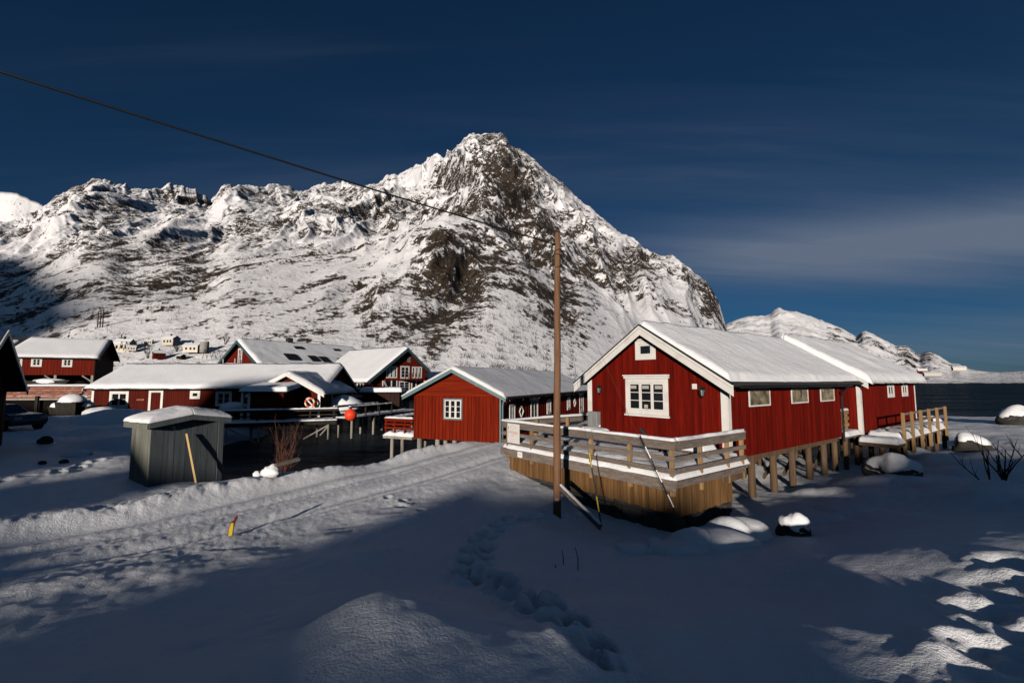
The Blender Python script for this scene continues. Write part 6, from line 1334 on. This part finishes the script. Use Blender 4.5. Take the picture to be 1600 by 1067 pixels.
for yy in (-0.62, 0.62): mb = MB(); mb.box(1.18, 1.27, yy - 0.18, yy + 0.18, 0.66, 0.80); mb.build('headlight', 'metal', car)
# snow-capped bins by the long house
for k, (px_, w_b, h_b, lab) in enumerate([(117, 0.95, 0.95, 'large dark waste bin under a dome of snow by long house'), (100, 0.7, 0.55, 'low dark bin under snow, towards the quay'), (134, 0.7, 0.6, 'low dark bin under snow against the long house corner')]):
    q = place(px_, 35.5 - 0.4 * (k == 0)); gz = 1.75
    t = thing('waste_bin', lab, 'bin', (q.x, q.y, gz - 0.1), 0.1 * k, 'snowed in bins by the long house')
    mb = MB(); mb.hexa([Vector(p) for p in [(-w_b * .75, -w_b * .55, 0), (w_b * .75, -w_b * .55, 0), (w_b * .75, w_b * .55, 0), (-w_b * .75, w_b * .55, 0), (-w_b * .85, -w_b * .65, h_b), (w_b * .85, -w_b * .65, h_b), (w_b * .85, w_b * .65, h_b), (-w_b * .85, w_b * .65, h_b)]]); mb.build('container', 'dark_wood', t, bevel=0.03)
    mb = MB(); mb.box(-w_b * .9, w_b * .9, -w_b * .7, w_b * .7, h_b + 0.002, h_b + 0.06); mb.build('lid', 'dark_wood', t)
    mb = MB(); mb.sphere((0, 0, h_b + 0.05), w_b * 1.0, w_b * 0.8, w_b * 0.62, 18, 12, 0.05, k, zmin=-0.05); mb.build('snow_cap', 'snow', t, True)
# snow covered car behind the deck railing
q = place(917, 42); t = thing('snowy_car', 'blue car under snow beyond the corner of red house', 'car', (q.x, q.y, 1.35), R(60))
mb = MB(); mb.prism([(-2.1, -0.85, 0.3), (2.1, -0.85, 0.3), (2.1, -0.85, 0.9), (1.2, -0.85, 1.0), (0.6, -0.85, 1.45), (-1.3, -0.85, 1.45), (-2.0, -0.85, 0.95)], (0, 1.7, 0)); mb.build('body', 'car', t, bevel=0.05)
for s in (-0.86, 0.86): mb = MB(); mb.add([(0.9, s, 1.0), (-1.7, s, 1.0), (-1.2, s, 1.38), (0.5, s, 1.38)], [(0, 1, 2, 3)]); mb.build('side_window', 'glass', t)
mb = MB(); mb.sphere((-0.2, 0, 1.4), 1.5, 0.85, 0.3, 18, 10, 0.04, 4); mb.build('snow_cover', 'snow', t, True)

# ---- small houses and other things on the slope and the far shore
def slope_z(x, y):
    """height of the mountain foot by the nearest mesh point"""
    d = (V[:170, :, 0] - x) ** 2 + (V[:170, :, 1] - y) ** 2; k = np.argmin(d); return float(V[:170, :, 2].reshape(-1)[k])
def on_slope(px, py):
    d = at(px, py, 1.0); best = None
    for Y in np.geomspace(85, 420, 90):
        x, z = d.x * Y, EYE + (d.z - EYE) * Y
        if slope_z(x, Y) >= z: return Vector((x, Y, slope_z(x, Y)))
    return Vector((x, Y, z))
def cottage(px, py, wpx, hpx, label, wall, rot=0.0, roof_snow=True, group='cottages on the snowy hillside'):
    q = on_slope(px, py); s = q.y / 711.0; w_c, h_c = wpx * s, hpx * s
    t = thing('cottage', label, 'house', (q.x, q.y, q.z - h_c * 0.25), rot, group)
    mb = MB(); mb.prism([(-w_c / 2, -w_c * .35, 0), (-w_c / 2, w_c * .35, 0), (-w_c / 2, w_c * .35, h_c * .85), (-w_c / 2, 0, h_c * 1.2), (-w_c / 2, -w_c * .35, h_c * .85)], (w_c, 0, 0)); mb.build('wall', wall, t)
    for s_ in (1, -1):
        a = [Vector((-w_c * .54, 0, h_c * 1.22)), Vector((w_c * .54, 0, h_c * 1.22)), Vector((w_c * .54, s_ * w_c * .42, h_c * .80)), Vector((-w_c * .54, s_ * w_c * .42, h_c * .80))]; a = a if s_ > 0 else a[::-1]
        mb = MB(); mb.hexa(a + [p + Vector((0, 0, h_c * 0.08)) for p in a]); mb.build('roof_slope', 'snow_far' if roof_snow else 'roof_dark', t)
    for k in (-0.28, 0.02, 0.27):
        mb = MB(); mb.box(w_c * k - w_c * .06, w_c * k + w_c * .06, -w_c * .35 - 0.05, -w_c * .35 - 0.01, h_c * .35, h_c * .65); mb.build('window', 'glass', t)
    mb = MB(); mb.box(-w_c * .05, w_c * .05, -w_c * .05, w_c * .05, h_c * 1.2, h_c * 1.5); mb.build('chimney', 'roof_dark', t)
    return t
cottage(194, 548, 22, 17, 'white cottage on the hillside just behind the quay barn', 'cream', R(10))
cottage(267, 537, 19, 12, 'cream cottage highest on the slope above the long house', 'cream', R(-6))
cottage(301, 550, 21, 12, 'cream cottage beside the round grey tank', 'cream', R(8))
cottage(248, 562, 15, 11, 'tiny red cabin above the roof of the long house', 'red_far', R(50))
cottage(205, 556, 12, 7, 'low snow roofed hut below the white cottage', 'cream', R(30))
cottage(283, 560, 11, 6, 'low dark hut between red cabin and cream cottages', 'brown_far', R(-20))
cottage(232, 541, 10, 7, 'tiny cream hut between the white cottage and red cabin', 'cream', R(25))
for k, (px_, py_, lab) in enumerate([(200, 556, 'wooden fish drying rack before the white cottage'), (330, 566, 'wooden fish drying rack next to the big red gable')]):
    q = on_slope(px_, py_); s = q.y / 711; t = thing('drying_rack', lab, 'rack', q, R(12), 'fish drying racks on the slope')
    for j in range(4):
        x_ = (j - 1.5) * 6.5 * s
        for sg in (-1, 1): mb = MB(); mb.beam((x_ + sg * 3.2 * s, sg * 0.6 * s, -0.3), (x_, 0, 13 * s), 0.5 * s, 0.5 * s); mb.build('pole', 'dark_wood', t)
    for z_ in (7, 12): mb = MB(); mb.beam((-11 * s, 0, z_ * s), (11 * s, 0, z_ * s), 0.5 * s, 0.5 * s); mb.build('crossbar', 'dark_wood', t)
for k, (px_, py_, h_, lab) in enumerate([(231, 566, 17, 'dark leafless tree beside the tiny red cabin'), (276, 554, 12, 'low brown bush below the cream cottages'), (188, 545, 14, 'leafless tree at the gable of white cottage'), (352, 540, 13, 'thin leafless tree above the green edged gable')]):
    q = on_slope(px_, py_); s = q.y / 711; stems('leafless_tree', lab, (q.x, q.y, q.z - 0.2), 7, h_ * s * 1.3, 0.8, 'dark_twig', 60 + k, 0.06, 'leafless trees on the slope', 4)
q = on_slope(319, 549); s = q.y / 711; t = thing('storage_tank', 'round grey tank standing beside a cream cottage', 'tank', (q.x, q.y, q.z - 0.5))
mb = MB(); mb.tube((0, 0, 0), (0, 0, 17 * s), 6.2 * s, n=24); mb.build('shell', 'tank', t, True)
mb = MB(); mb.tube((0, 0, 17 * s), (0, 0, 17.8 * s), 6.3 * s, 5.5 * s, 24); mb.build('snow_cap', 'snow_far', t)
q = on_slope(156, 514); s = q.y / 711; t = thing('power_pylon', 'small wooden power pylon on the shaded mountain foot', 'pylon', q)
for dx in (-4, 0, 4): mb = MB(); mb.tube((dx * s, 0, -1), (dx * s, 0, 25 * s), 0.8 * s, 0.6 * s, 6); mb.build('mast', 'dark_wood', t)
mb = MB(); mb.box(-6 * s, 6 * s, -0.5 * s, 0.5 * s, 21 * s, 22 * s); mb.build('crossarm', 'dark_wood', t)
# far shore across the sound
def shore_house(px, py, wpx, hpx, Y, label, wall):
    q = at(px, py, Y); s = Y / 711; w_c, h_c = wpx * s, hpx * s; t = thing('shore_house', label, 'house', (q.x, q.y, q.z - h_c * 0.6), R(-30), 'houses on the far shore')
    mb = MB(); mb.prism([(-w_c / 2, -w_c * .3, 0), (-w_c / 2, w_c * .3, 0), (-w_c / 2, w_c * .3, h_c), (-w_c / 2, 0, h_c * 1.5), (-w_c / 2, -w_c * .3, h_c)], (w_c, 0, 0)); mb.build('wall', wall, t)
    for s_ in (1, -1):
        a = [Vector((-w_c * .54, 0, h_c * 1.54)), Vector((w_c * .54, 0, h_c * 1.54)), Vector((w_c * .54, s_ * w_c * .38, h_c * .92)), Vector((-w_c * .54, s_ * w_c * .38, h_c * .92))]; a = a if s_ > 0 else a[::-1]
        mb = MB(); mb.hexa(a + [p + Vector((0, 0, h_c * 0.1)) for p in a]); mb.build('roof_slope', 'snow_far', t)
    return t
shore_house(1441, 581, 11, 5, 700, 'red house on the far shore below the low mountains', 'red_far')
shore_house(1456, 585, 20, 4, 660, 'wide cream house nearest the water on far shore', 'cream')
shore_house(1498, 576, 15, 4, 760, 'large snow covered house on the far point', 'cream')
# birch scrub along the mountain foot: nobody could count it
rr = random.Random(17); mb = MB()
for k in range(900):
    if k < 620: px_, Yb = rr.uniform(560, 900), rr.uniform(112, 190)
    else: px_, Yb = rr.uniform(20, 420), rr.uniform(120, 330)
    x = tan_of(px_) * Yb; z = slope_z(x, Yb) if k % 3 else None
    if z is None: z = slope_z(x, Yb)
    for j in range(6):
        h = rr.uniform(0.8, 2.3); dx, dy = rr.uniform(-.9, .9), rr.uniform(-.6, .6); w2 = rr.uniform(0.03, 0.07); bx, by_ = x + rr.uniform(-.9, .9), Yb + rr.uniform(-.9, .9)
        mb.add([(bx - w2, by_, z - 0.3), (bx + w2, by_, z - 0.3), (bx + dx, by_ + dy, z + h)], [(0, 1, 2)])
o = mb.build('scrub', 'dark_twig'); tag(o, 'thin brown birch scrub along the snowy mountain foot', None, None, 'stuff')
